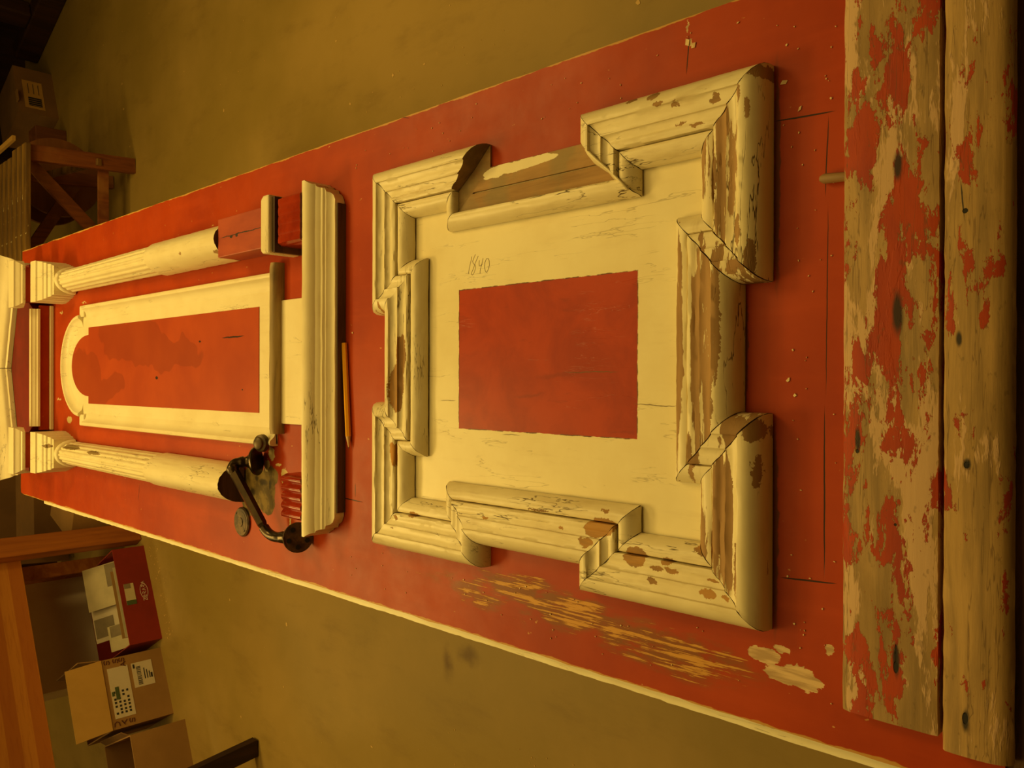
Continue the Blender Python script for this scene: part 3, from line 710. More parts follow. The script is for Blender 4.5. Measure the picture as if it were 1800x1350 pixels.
b = MB(); b.prism([(cr - 0.0505, 1.3215), (cr + 0.048, 1.3215), (cr + 0.048, 1.3288), (cr - 0.0505, 1.3288)], ZD + 0.001, ZD + 0.058); b.build('base_backing', M_darkwood, door)
M_gloss = NT('glossy_dark_red'); v = dcoord(M_gloss)
c = M_gloss.mix(M_gloss.ramp(M_gloss.noise(v, 25, 4), .35, .65), (0.32, 0.028, 0.006), (0.24, 0.018, 0.004)); M_gloss = M_gloss.finish(c, 0.16, M_gloss.noise(v, 70, 4), 0.15, 0.001, 0.6)
def plinth(cx, hw, y0, y1, z, label, amp=0.0045):
    V = []; F = []; NF = 60
    rows = [(y0, 0.0, 0), (y0, 0.4, 1), (y0, 1, 1), ((y0+y1)/2, 1, 1), (y1 - 0.004, 1, 1), (y1, 0.92, 1), (y1, 0, 0)]
    for (y, zz, fl_) in rows:
        for k in range(NF + 1):
            u = -1 + 2 * k / NF
            dz = (amp * abs(math.sin(u * math.pi * 2.5 + math.pi/2)) - amp) * (1 if zz > 0.5 else 0)
            ed = -0.006 * max(0, abs(u) - 0.9) * 10 * (1 if zz > .5 else 0)
            V.append((cx + hw * u, y, ZD + 0.0005 + max(0, z * zz + dz + ed)))
    m_ = NF + 1
    for i in range(len(rows) - 1):
        for q in range(NF): F.append((i*m_+q, i*m_+q+1, (i+1)*m_+q+1, (i+1)*m_+q))
    for s in (0, NF): F.append(tuple(i*m_ + s for i in range(len(rows))))
    F.append(tuple(range(m_)) + tuple((len(rows)-1)*m_+q for q in range(NF, -1, -1)))
    o = obj('plinth', V, F, M_gloss, door, smooth=True, angle=0.8); o['label'] = label
plinth(cr + 0.003, 0.043, 1.245, 1.320, 0.054, 'dark red fluted plinth under the right column', 0.0012)
plinth(clf, 0.039, 1.245, 1.312, 0.052, 'glossy dark red fluted plinth under the left column')
# keyhole boss and small loose splinter
b = MB(); p = at(468, 776, 0.012); b.lathe((p.x, p.y, ZD + 0.0185), (0, -0.25, 1), [(0, 0.017), (0.008, 0.016), (0.010, 0.012), (0.014, 0.011), (0.017, 0.006)], 20)
o = b.build('keyhole_boss', simple('tarnished_brown_metal', (0.10, 0.06, 0.02), (0.05, .03, .01), 30, .45, metal=.5), door, smooth=True, angle=.7)

# entablature
M_tymp = simple('deep_red_tympanum', (0.17, 0.008, 0.003), (0.12, 0.006, 0.002), 9, 0.6, spec=0.25)
SLP = 0.33; XR_ = 0.318; apex = 2.915
b = MB(); b.box(AX - 0.183, AX + 0.183, 2.6855, 2.7005, ZD + 0.0005, ZD + 0.0355); b.build('frieze', M_red_plain, door)
b = MB(); b.box(AX - 0.183, AX + 0.183, 2.678, 2.6850, ZD + 0.0005, ZD + 0.0115); b.build('astragal', M_whiteX, door, bevel=0.002)
flare('cornice', AX, [(2.681, 0.172, 0.0385), (2.6815, 0.172, 0.043), (2.6845, 0.172, 0.045), (2.686, 0.172, 0.049), (2.690, 0.172, 0.055), (2.691, 0.172, 0.059), (2.7005, 0.172, 0.060)], M_whiteX, door, bottom=0.0365)
b = MB(); b.prism([(AX - 0.172, 2.701), (AX + 0.172, 2.701), (AX + 0.19, 2.735), (AX + XR_ - 0.012, 2.735), (AX + XR_ - 0.012, 2.81), (AX, apex - 0.003), (AX - XR_ + 0.012, 2.81), (AX - XR_ + 0.012, 2.735), (AX - 0.19, 2.735)], ZD + 0.0005, ZD + 0.050); b.build('tympanum', M_tymp, door)
for sg in (1, -1):
    cx = AX + sg * CO
    b = MB(); b.box(cx - 0.050, cx + 0.050, 2.682, 2.7340, ZD + 0.0005, ZD + 0.0765); b.build('frieze_block', M_red_plain, door)
    flare('cornice_block', cx, [(2.674, 0.054, 0.080), (2.675, 0.055, 0.085), (2.679, 0.057, 0.087), (2.681, 0.060, 0.091), (2.688, 0.065, 0.100), (2.689, 0.067, 0.104), (2.734, 0.067, 0.105)], M_whiteX, door, bottom=0.0775)
# raking cornices
RP = [(0.0, 0.0505), (0.001, 0.062), (0.006, 0.0655), (0.0075, 0.0735), (0.012, 0.079), (0.022, 0.086), (0.034, 0.0975), (0.036, 0.103), (0.060, 0.106), (0.060, 0.0505)]
def raking(sg, mat, label):
    V = []; F = []; cnt = 30; m_ = len(RP)
    cs = 1 / math.sqrt(1 + SLP * SLP)
    for i in range(cnt + 1):
        for q, (t_, z) in enumerate(RP):
            u = 0.0010 + (XR_ + (z - 0.05) * 0.42 - 0.0010) * i / cnt
            jj = 0.0006 * mnoise.noise((u * 30, q, sg)) * (1 if i < cnt - 5 or sg > 0 else 7)
            V.append((AX + sg * u, apex - SLP * u + t_ / cs + jj, ZD + z + (jj if z > 0.051 else 0)))
    for i in range(cnt):
        for q in range(m_): F.append((i*m_+q, i*m_+(q+1) % m_, (i+1)*m_+(q+1) % m_, (i+1)*m_+q))
    F.append(tuple(range(m_))); F.append(tuple(cnt*m_+q for q in range(m_-1, -1, -1)))
    o = obj('raking_cornice', V, F, mat, door, smooth=True, angle=0.6); o['label'] = label
raking(1, M_whiteX, 'right raking cornice of the pediment')
raking(-1, white_mat('cream_rotten_cornice', 'x', [epx(12, 838, .03, .02, 0, .11), epx(3, 850, .03, .015, 0, .12)], None, 0.0, .6, .35, chipcol=(.10, .06, .02)), 'left raking cornice with a rotten dark tip')
for sg in (1, -1):       # mitred returns down to the door face
    xa, xb = AX + sg * (XR_ - 0.0115), AX + sg * XR_
    x0, x1 = min(xa, xb), max(xa, xb)
    b = MB(); b.box(x0, x1, 2.800, 2.86, ZD + 0.0005, ZD + 0.0500); b.build('cornice_return', M_whiteX, door)

# ================================================================== LOOSE THINGS ON THE DOOR
# pencil
M_yel = simple('yellow_pencil_lacquer', (0.85, 0.40, 0.015), (0.80, 0.36, 0.012), 20, 0.3)
M_pw = simple('sharpened_pencil_wood', (0.70, 0.42, 0.14), None, 30, 0.6); M_lead = simple('pencil_lead', (0.03, 0.03, 0.03), None, 30, 0.4)
p0 = at(605, 600, 0.005); p1 = at(613.5, 787, 0.005)
dd = (p1 - p0).normalized()
pen = thing('pencil', (p0.x, p0.y, ZD), 'yellow pencil lying across the red door beside the cream ledge', 'pencil')
b = MB(); b.tube([p0, p1 - dd * 0.022], 0.0047, 6); b.build('pencil_barrel', M_yel, pen)
b = MB(); b.tube([p1 - dd * 0.0219, p1 - dd * 0.004], [0.0043, 0.0010], 12); b.build('sharpened_tip', M_pw, pen)
b = MB(); b.tube([p1 - dd * 0.0040, p1], [0.0010, 0.0002], 8); b.build('lead', M_lead, pen)

# pull handle
M_iron = simple('dark_bronze', (0.055, 0.032, 0.010), (0.03, 0.018, 0.007), 25, 0.28, metal=0.75, spec=0.6)
M_iron_back = simple('pitted_bronze_back', (0.13, 0.075, 0.028), (0.05, 0.028, 0.012), 60, 0.6, metal=0.4, bump=0.6)
E1 = at(404, 812, 0.062); E2 = at(474, 942, 0.030); F1 = at(449, 808, 0.024); F2 = at(524, 942, 0.026)
hd = thing('door_pull_handle', (E2.x, E2.y, ZD), 'dark bronze door pull with an angular grip lying at the foot of the left column', 'door handle')
g = (E2 - E1).normalized()
b = MB(); b.tube([E1 + g * 0.016, E1 + g * 0.022, E2 - g * 0.03, E2 - g * 0.022], [0.0085, 0.0105, 0.0095, 0.007], 6); b.build('grip', M_iron, hd)
def post(E, Fl, back, bulb):
    pts = []; rad = []
    m0 = E + (g if back < 0 else -g) * 0.022
    c1 = E
    a = (Fl - E)
    L = []
    for k in range(9):
        u = k / 8
        q = m0.lerp(c1, u).lerp(c1.lerp(E + a * 0.35, u), u); L.append(q)
    L += [E + a * (0.35 + 0.6 * k / 7) for k in range(1, 8)]
    for k, q in enumerate(L):
        pts.append(q)
        rad.append(0.0095 + (0.0035 * math.exp(-((k - 2) / 1.2) ** 2) if bulb else 0) + 0.003 * math.exp(-((k - 9.6) / .6) ** 2) + max(0, (k - 11)) ** 1.6 * 0.0017)
    b = MB(); b.tube(pts, rad, 16); return b.build('post', M_iron, hd, smooth=True, angle=0.9)
post(E1, F1, -1, True); post(E2, F2, 1, False)
a1 = Vector((0.10, -0.80, -0.60)).normalized(); a2 = Vector((0.05, -0.86, 0.25)).normalized()
b = MB(); b.lathe(F1 - a1 * 0.010, a1, [(0, 0.010), (0.004, 0.020), (0.009, 0.0265), (0.013, 0.028), (0.015, 0.027)], 28); b.build('rosette', M_iron, hd, smooth=True, angle=0.8)
b = MB(); b.lathe(F2 - a2 * 0.006, a2, [(0, 0.012), (0.003, 0.022), (0.006, 0.027), (0.009, 0.027)], 28)
o = b.build('rosette', M_iron_back, hd, smooth=True, angle=0.8)
b = MB()
for k in range(5):
    a = k * 2 * math.pi / 5 + 0.4; u = a2.orthogonal().normalized(); w = a2.cross(u)
    q = F2 + (u * math.cos(a) + w * math.sin(a)) * 0.017 + a2 * 0.0032; b.lathe(q, a2, [(0, 0.0045), (0.001, 0.0045)], 10)
b.build('screw_hole', simple('hole_dark', (0.01, .008, .005), None, 5, .9), o)
# loose round rosette lying flat
rc = at(425, 915, 0.004)
rs_ = thing('loose_rosette', (rc.x, rc.y, ZD), 'round pierced bronze rosette lying flat on the red door left of the pull handle grip', 'rosette')
b = MB(); b.lathe((rc.x, rc.y, ZD + 0.0004), (0, 0, 1), [(0, 0.0295), (0.003, 0.0295), (0.0055, 0.027), (0.006, 0.022), (0.0045, 0.020), (0.0045, 0.010), (0.007, 0.009), (0.007, 0.001)], 32)
b.build('rosette_plate', M_iron_back, rs_, smooth=True, angle=0.6)
b = MB()
for k, (dx, dy, r) in enumerate(((0.012, 0.007, .005), (-0.012, -0.008, .005), (0.0, -0.016, 0.004), (-.009, 0.011, .003))): b.lathe((rc.x + dx, rc.y + dy, ZD + 0.0044), (0, 0, 1), [(0, r), (0.0004, r)], 12)
b.build('pierced_hole', bpy.data.materials['hole_dark'], rs_)
# splinter, dowel stub and paint flakes
p = at(1460, 308, 0.008); b = MB(); b.tube([(p.x - 0.001, p.y - 0.018, ZD + 0.006), (p.x + 0.001, p.y + 0.008, ZD + 0.006), (p.x + .0015, p.y + .012, ZD + .006)], [0.0045, 0.0052, 0.003], 8)
tag(b.build('wooden_peg', M_bare, smooth=True, angle=.8), 'small bare wooden peg lying on the red paint against the kick board', 'peg')
M_flake = simple('paint_flake', (0.72, 0.55, 0.28), (0.5, 0.3, 0.12), 80, 0.6)
b = MB()
def flake(x, y, z, r):
    a0 = random.random() * 6.28; k_ = random.choice((4, 5)); el = random.uniform(0.4, 1)
    ca, sa = math.cos(a0), math.sin(a0); P = []
    for k in range(k_):
        a = 2 * math.pi * k / k_ + random.uniform(-.3, .3); u, w = r * math.cos(a), r * el * math.sin(a); P.append((x + u * ca - w * sa, y + u * sa + w * ca))
    b.prism(P, z, z + 0.0008)
for (px, py, r) in ((1377, 141, .0045), (1405, 187, .0035), (620, 582, .002), (1090, 146, .0015), (1296, 36, .002), (1207, 71, .005), (1218, 76, .004), (1386, 663, .003), (1398, 690, .002)):
    q = at(px, py); flake(q.x, q.y, ZD + 0.0003, r)
for k in range(70):
    y = random.uniform(0.34, 1.18); x = random.choice((random.uniform(-0.34, -0.275), random.uniform(0.345, 0.405)))
    flake(x, y, ZD + 0.0003, random.uniform(0.0006, 0.0014))
for k in range(40):
    flake(random.uniform(-0.28, 0.36), random.uniform(0.342, 0.398), ZD + 0.0003, random.uniform(0.0006, 0.0014))
tag(b.build('paint_flakes', M_flake), 'scattered tiny cream paint flakes lying on the red door paint', 'paint flakes', kind='stuff')

# ================================================================== SUPPORTS UNDER THE DOOR
M_pine = wood('orange_pine', (0.50, 0.17, 0.022), (0.36, 0.10, 0.012), 'x', 6)
M_pineL = wood('light_pine', (0.56, 0.24, 0.035), (0.44, 0.16, 0.02), 'x', 6)
M_brown = wood('brown_stained_wood', (0.20, 0.065, 0.018), (0.13, 0.04, 0.011), 'z', 8)
M_dark = wood('dark_stained_wood', (0.045, 0.016, 0.006), (0.025, 0.009, 0.004), 'z', 8)
def trestle(y, label):
    r = thing('trestle', (0.03, y, 0), label, 'trestle', 'trestles carrying the door')
    b = MB(); b.bar((-0.30, y, ZD - 0.0465 - 0.035), (0.36, y, ZD - 0.0465 - 0.035), 0.05, 0.07); b.build('top_rail', M_brown, r)
    for sx in (-0.26, 0.32):
        for sy in (-1, 1):
            b = MB(); b.bar((sx, y + sy * 0.036, 0.70), (sx, y + sy * 0.17, 0.0), 0.045, 0.03, up=(0, 1, 0)); b.build('leg', M_brown, r)
trestle(0.75, 'brown wooden trestle under the near half of the door'); trestle(2.15, 'brown wooden trestle under the far half of the door')

# ================================================================== BACKGROUND, LEFT OF THE DOOR (bottom of the photo)
M_card = simple('brown_cardboard', (0.36, 0.19, 0.055), (0.31, 0.16, 0.045), 6, 0.8)
M_cardL = simple('pale_lit_cardboard', (0.52, 0.29, 0.06), (0.47, 0.26, 0.05), 6, 0.8)
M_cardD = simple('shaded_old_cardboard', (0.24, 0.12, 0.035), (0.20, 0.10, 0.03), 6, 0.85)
M_paper = simple('white_label_paper', (0.66, 0.56, 0.42), (0.62, 0.52, 0.38), 10, 0.7)
M_ink = simple('black_ink', (0.02, 0.016, 0.012), None, 10, 0.7); M_green = simple('green_ink', (0.07, 0.10, 0.03), None, 10, .7)
M_cream = simple('cream_sheet', (0.60, 0.50, 0.30), (0.5, 0.42, 0.25), 8, 0.7); M_grey = simple('grey_print', (0.25, 0.19, 0.11), (0.20, 0.15, 0.09), 14, 0.7)
M_rbox = simple('dark_red_card', (0.27, 0.016, 0.008), (0.22, 0.012, 0.006), 8, 0.55)
M_wline = simple('white_logo_print', (0.68, 0.5, 0.42), None, 10, .6)

class Fr:
    """local frame: u along the front, w back, z up"""
    def __init__(s, o, u): s.o = Vector((o[0], o[1], 0)); s.u = Vector((u[0], u[1], 0)).normalized(); s.w = Vector((-s.u.y, s.u.x, 0))
    def p(s, u, w, z): return s.o + s.u * u + s.w * w + Vector((0, 0, z))
    def box(s, mb, u0, u1, w0, w1, z0, z1, m=0):
        mb.hexa([s.p(u0,w0,z0), s.p(u1,w0,z0), s.p(u1,w1,z0), s.p(u0,w1,z0), s.p(u0,w0,z1), s.p(u1,w0,z1), s.p(u1,w1,z1), s.p(u0,w1,z1)], m)
def edge(a, c):   # front-bottom edge through two photo points on the floor; far side is behind
    A_ = fl(*a); B2 = fl(*c); return B2, A_
def mkframe(a, c):
    Bq, Aq = edge(a, c)                   # origin at the lower photo point, u towards the upper one
    f = Fr((Bq.x, Bq.y), (Aq.x - Bq.x, Aq.y - Bq.y)); return f, (Aq - Bq).length

# -- red file box with papers
f, L = mkframe((253, 957), (286, 1120))
D, H = 0.40, 0.145
rb = thing('red_file_box', f.p(L/2, D/2, 0), 'open dark red file box full of papers on the floor by the pine workbench', 'box')
b = MB(); f.box(b, 0, L, 0, 0.004, 0, H); f.box(b, 0, L, D - 0.004, D, 0, H); f.box(b, 0, 0.004, 0.004, D - 0.004, 0, H); f.box(b, L - 0.004, L, 0.004, D - 0.004, 0, H); f.box(b, 0.004, L - 0.004, 0.004, D - 0.004, 0, 0.004)
b.build('box_body', M_rbox, rb)
b = MB(); f.box(b, L*0.40, L*0.62, -0.0012, -0.0002, H*0.56, H*0.86); b.build('label_holder', M_cream, rb)
b = MB(); f.box(b, L*0.40, L*0.445, -0.0020, -0.0013, H*0.56, H*0.86); b.build('label_print', M_green, rb)
b = MB(); f.box(b, L*0.57, L*0.62, -0.002, -0.0013, H*.66, H*.86); b.build('label_print', M_grey, rb)
b = MB()    # white oval emblem with lettering on the front
cu, cz = L*0.52, H*0.27
for k in range(24):
    a0, a1_ = 2*math.pi*k/24, 2*math.pi*(k+1)/24
    b.bar(f.p(cu + 0.035*math.cos(a0), -0.0009, cz + 0.017*math.sin(a0)), f.p(cu + 0.035*math.cos(a1_), -0.0009, cz + 0.017*math.sin(a1_)), 0.0012, 0.002)
def glyph(b, f, pts, u0, z0, su, sz, w=-0.0009, th=0.0022, flip=1):
    for a_, c_ in zip(pts, pts[1:]): b.bar(f.p(u0 + flip*a_[0]*su, w, z0 + a_[1]*sz), f.p(u0 + flip*c_[0]*su, w, z0 + c_[1]*sz), 0.0012, th)
GL = {'Z': [(0,1),(1,1),(0,0),(1,0)], 'A': [(0,0),(.5,1),(1,0),(.8,.4),(.2,.4)], 'R': [(0,0),(0,1),(.8,1),(.9,.6),(0,.5),(1,0)], 'S': [(1,.85),(.6,1),(.1,.85),(.1,.6),(.9,.4),(.9,.15),(.4,0),(0,.15)],
      'M': [(0,0),(0,1),(.5,.4),(1,1),(1,0)], 'B': [(0,0),(0,1),(.8,.9),(.8,.6),(0,.5),(.9,.4),(.9,.1),(0,0)], 'I': [(.5,0),(.5,1)], 'D': [(0,0),(0,1),(.7,.9),(1,.5),(.7,.1),(0,0)], 'e': [(.1,.5),(.9,.5),(.7,.9),(.2,.8),(.1,.3),(.5,0),(.9,.15)],
      'K': [(0,0),(0,1),(0,.45),(1,1),(.3,.6),(1,0)], 'E': [(1,0),(0,0),(0,.5),(.7,.5),(0,.5),(0,1),(1,1)], 'T': [(.5,0),(.5,1),(0,1),(1,1)]}
for k, ch in enumerate('ZeRARA'): glyph(b, f, GL[ch], cu - 0.046 + k*0.016, cz - 0.008, 0.011, 0.016)
b.build('front_emblem', M_wline, rb)
# papers leaning in the box
def sheet(name, f, u0, u1, w0, z0, w1, z1, m, label, over=None, skew=0.0, cat='paper', band=None):
    V = [f.p(u0, w0, z0), f.p(u1, w0, z0), f.p(u1 + skew, w1, z1), f.p(u0 + skew, w1, z1)]
    nn = (V[1] - V[0]).cross(V[3] - V[0]).normalized() * 0.0015
    b = MB(); b.hexa(V + [v_ + nn for v_ in V]); o = b.build(name, m); tag(o, label, cat, 'papers in the red file box')
    if band:
        b = MB()
        for (s0, s1, t0, t1) in band:
            def q(s, t_): return V[0].lerp(V[1], s).lerp(V[3].lerp(V[2], s), t_) - nn * 0.25
            Q = [q(s0, t0), q(s1, t0), q(s1, t1), q(s0, t1)]; b.hexa([x_ - nn * .6 for x_ in Q] + Q)
            Q2 = [x_ + nn * 1.7 for x_ in Q]; b.hexa(Q2 + [x_ + nn * .6 for x_ in Q2])
        b.build('printed_band', M_grey, o)
    return o
sheet('document', f, L*0.04, L*0.30, 0.060, 0.012, 0.17, 0.165, M_cream, 'cream sheet nearest the carton in the red file box', band=[(0.55, .98, .05, .95)])
sheet('document', f, L*0.18, L*0.62, 0.085, 0.012, 0.23, 0.200, M_paper, 'large printed white sheet leaning in the red file box', band=[(0.1, .55, .62, .98)])
sheet('document', f, L*0.50, L*0.95, 0.045, 0.012, 0.20, 0.220, M_cream, 'tall cream brochure with grey picture in the red file box', band=[(0.45, .98, .40, .62), (0.3, .95, .1, .3)])
for k, (w_, mm, lb) in enumerate(((0.012, M_green, 'thin green folder standing behind the front of the red file box'), (0.022, M_cream, 'cream folder second behind the front of the red file box'), (0.034, M_card, 'brown card folder third behind the front of the red file box'))):
    sheet('folder', f, L*0.10, L*(0.86 - 0.03*k), w_, 0.006, w_ + 0.006 + .004 * k, 0.138 + 0.008*k, mm, lb, cat='folder')

# -- cartons
def carton(f, L, D, H, mat, label, flaps=(), name='cardboard_box', closed=False, group=None):
    r = thing(name, f.p(L/2, D/2, 0), label, 'box', group)
    b = MB(); t_ = 0.005
    if closed: f.box(b, 0, L, 0, D, 0, H)
    else:
        f.box(b, 0, L, 0, t_, 0, H); f.box(b, 0, L, D - t_, D, 0, H); f.box(b, 0, t_, t_, D - t_, 0, H); f.box(b, L - t_, L, t_, D - t_, 0, H); f.box(b, t_, L - t_, t_, D - t_, 0, t_)
    b.build('box_body', mat, r)
    for (P, m) in flaps:
        Q = [f.p(*q) for q in P]; nn = (Q[1] - Q[0]).cross(Q[3] - Q[0]).normalized() * 0.004
        b = MB(); b.hexa(Q + [q + nn for q in Q]); b.build('box_flap', m, r)
    return r
f2, L2 = mkframe((286, 1129), (306, 1252)); f2 = Fr(f2.o[:2], (f.u.x, f.u.y)); L2 -= 0.012
H2, D2 = 0.262, 0.34
cb = carton(f2, L2, D2, H2, M_card, 'open brown carton with two white labels and a raised flap coloured as if lit',
     [([(0.0, 0, H2), (L2, 0, H2), (L2 - 0.01, 0.012, H2 + 0.145), (-0.012, 0.012, H2 + 0.145)], M_cardL),  # flap facing the lamp: lamplight put into its lighter card colour
      ([(L2, 0.01, H2), (L2, D2 - 0.01, H2), (L2 + 0.012, D2 - 0.02, H2 + 0.09), (L2 + 0.012, 0.01, H2 + 0.09)], M_card)])
lab = MB(); f2.box(lab, L2*0.14, L2*0.86, -0.0012, -0.0002, H2*0.60, H2*0.93); lo = lab.build('address_label', M_paper, cb)
b = MB()
for k in range(4):
    for j in range(7):
        if random.random() < 0.8:
            z = H2*(0.90 - 0.07*k); u = L2*(0.50 - 0.05*j - 0.01*random.random()); f2.box(b, u, u + L2*0.03, -0.0018, -0.0013, z - 0.009, z)
b.build('label_text', M_ink, lo)
b = MB(); f2.box(b, L2*0.40, L2*0.58, -0.0024, -0.0019, H2*0.80, H2*0.86); f2.box(b, L2*.46, L2*.52, -0.0024, -.0019, H2*.88, H2*.92); b.build('label_stamp', M_green, lo)
lab = MB(); f2.box(lab, L2*0.50, L2*0.86, -0.0012, -0.0002, H2*0.20, H2*0.54); lo = lab.build('shipping_label', M_paper, cb)
b = MB(); u = L2*0.53
while u < L2*0.80:
    w_ = random.choice((0.0015, 0.003, 0.004)); f2.box(b, u, u + w_, -0.0018, -0.0013, H2*0.40, H2*0.47); u += w_ + random.choice((0.002, 0.003))
for k in range(3): f2.box(b, L2*0.60, L2*(0.76 - .03*k), -0.0018, -0.0013, H2*(0.34 - 0.04*k), H2*(0.355 - 0.04*k))
f2.box(b, L2*.60, L2*.67, -.0018, -.0013, H2*.22, H2*.25); f2.box(b, L2*.78, L2*.84, -.0018, -.0013, H2*.49, H2*.52)
b.build('barcode', M_ink, lo)
M_maroon = simple('maroon_print', (0.10, 0.02, 0.012), None, 9, .7)
for (ch, u, z) in (('S', .95, .90), ('I', .88, .90), ('S', .95, .76), ('S', .95, .66), ('A', .88, .645), ('D', .07, .90), ('K', .07, .78), ('S', .07, .66), ('I', .13, .64)):
    b = MB(); glyph(b, f2, GL[ch], L2*u - 0.010, H2*z - 0.006, 0.020, 0.022, th=0.0035); b.build('printed_letter', M_maroon, cb)
f3, L3 = mkframe((326, 1262), (350, 1392))
carton(f3, L3, 0.32, 0.235, M_card, 'open plain brown carton nearest the brown trestle leg on the left',
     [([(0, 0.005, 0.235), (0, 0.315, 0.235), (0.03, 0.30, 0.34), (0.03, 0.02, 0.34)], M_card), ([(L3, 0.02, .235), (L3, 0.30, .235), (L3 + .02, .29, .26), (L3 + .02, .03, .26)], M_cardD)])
# -- pale foam cabinet behind
fb = Fr(fl(150, 1150)[:2], (fl(130, 1010) - fl(150, 1150))[:2])
b = MB(); q0 = f.p(-0.02, 0.50, 0); fbx = Fr((q0.x, q0.y), (f.u.x, f.u.y)); fbx.box(b, -0.02, 0.52, 0, 0.22, 0.0, 0.42)
pr = thing('pale_storage_box', fbx.p(.25, .1, 0), 'tall pale greyish box standing behind the red file box under the workbench', 'box')
b.build('box_body', simple('pale_grey_card', (0.86, 0.70, 0.50), (0.80, 0.64, 0.44), 5, 0.7), pr, bevel=.003)
b = MB(); fbx.box(b, -.025, .525, -.005, .225, .421, .46); b.build('box_lid', M_paper, pr, bevel=.003)

# -- pine workbench (only its left part is in view)
fwq = Fr((-0.737, 4.107), (0.857, 0.515))
wb = thing('pine_workbench', fwq.p(-0.75, 0.3, 0), 'orange pine workbench with a deep front board and square legs, left of the door', 'workbench')
b = MB(); fwq.box(b, -0.055, 0.035, -0.05, 0.02, 0.0, 0.80); b.build('leg', M_brown if False else wood('pine_leg', (0.42, 0.13, 0.016), (0.30, 0.085, 0.012), 'z', 6), wb, bevel=.004)
b = MB(); fwq.box(b, -1.75, -1.66, -0.05, 0.02, 0.0, 0.80); b.build('leg', M_pine, wb, bevel=.004)
for u in (-0.055, -1.75):
    b = MB(); fwq.box(b, u, u + 0.07, 0.30, 0.36, 0.0, 0.80); b.build('leg', M_pine, wb, bevel=.004)
M_apron = NT('laminated_pine'); v = M_apron.coord('Object'); q = M_apron.sep(v)[2]
n_ = M_apron.noise(v, 9, 5, .6, .5, sc=(1, 1, 12)); sz = M_apron.noise(v, 1, 0); st_ = M_apron.ramp(M_apron.math('PINGPONG', M_apron.math('ADD', q, 0.02), 0.05), 0.022, 0.026)
c = M_apron.mix(st_, (0.56, 0.215, 0.028), (0.44, 0.135, 0.016)); c = M_apron.mix(M_apron.math('MULTIPLY', M_apron.ramp(n_, .45, .7), .4), c, (0.34, 0.09, 0.012))
M_apron = M_apron.finish(c, 0.45, n_, .15, .001)
b = MB(); fwq.box(b, -1.85, -0.03, 0.021, 0.060, 0.50, 0.80); b.build('front_board', M_apron, wb, bevel=.003)
b = MB(); fwq.box(b, -0.029, 0.12, 0.021, 0.060, 0.58, 0.80); b.build('front_board', M_apron, wb, bevel=.003)
b = MB(); fwq.box(b, -1.9, 0.16, -0.06, 0.40, 0.801, 0.85); b.build('worktop', M_pineL, wb, bevel=.004)
b = MB(); fwq.box(b, -0.045, 0.02, 0.061, 0.299, 0.60, 0.68); b.build('side_rail', M_pine, wb)
# -- brown trestle leg at the left edge of the photo
q = fl(452, 1310)
tl = thing('brown_sawhorse', (q.x - 0.1, q.y, 0), 'dark brown sawhorse whose slanting leg stands on the floor left of the door', 'sawhorse')
def sleg(dx, dy, ex, ey):
    b = MB(); b.bar((q.x + dx, q.y + dy, 0.003), (q.x + ex, q.y + ey, 0.72), 0.065, 0.035, up=(0, 1, 0)); b.build('leg', M_dark, tl)
sleg(0, 0, -0.10, 0.02); sleg(-0.62, 0.0, -0.50, 0.02); sleg(0.0, -1.0, -0.10, -0.98); sleg(-0.62, -1.0, -0.50, -0.98)
b = MB(); b.box(q.x - 0.56, q.x - 0.06, q.y - 1.05, q.y + 0.06, 0.722, 0.76); b.build('top_board', M_dark, tl)

# -- cartons and leaning boards at the far end of the door, left
def placed_carton(a, c, D, H, mat, label, closed=True):
    ff, LL = mkframe(a, c); return ff, LL, carton(ff, LL, D, H, mat, label, closed=closed)
ff, LL, _ = placed_carton((236, 880), (228, 938), 0.30, 0.27, M_card, 'closed brown carton under the far left corner of the door')
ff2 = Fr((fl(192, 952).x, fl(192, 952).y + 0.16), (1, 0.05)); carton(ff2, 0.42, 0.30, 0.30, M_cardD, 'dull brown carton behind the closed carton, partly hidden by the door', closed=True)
def board(P, th, m, label, name='leaning_board', grp='boards stacked beyond the door'):
    Q = [Vector(p_) for p_ in P]; nn = (Q[1] - Q[0]).cross(Q[3] - Q[0]).normalized() * th
    b = MB(); b.hexa(Q + [q_ + nn for q_ in Q]); return tag(b.build(name, m), label, 'board', grp)
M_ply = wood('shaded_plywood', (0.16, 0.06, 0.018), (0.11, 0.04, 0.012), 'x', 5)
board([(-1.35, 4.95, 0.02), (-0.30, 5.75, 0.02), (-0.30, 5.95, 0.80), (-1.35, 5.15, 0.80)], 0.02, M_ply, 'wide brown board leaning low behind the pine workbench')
board([(-1.0, 4.98, 0.02), (-0.10, 5.30, 0.02), (-0.10, 5.45, 0.50), (-1.0, 5.13, 0.50)], 0.02, M_cardD, 'shorter brown sheet leaning in front of the wide board')

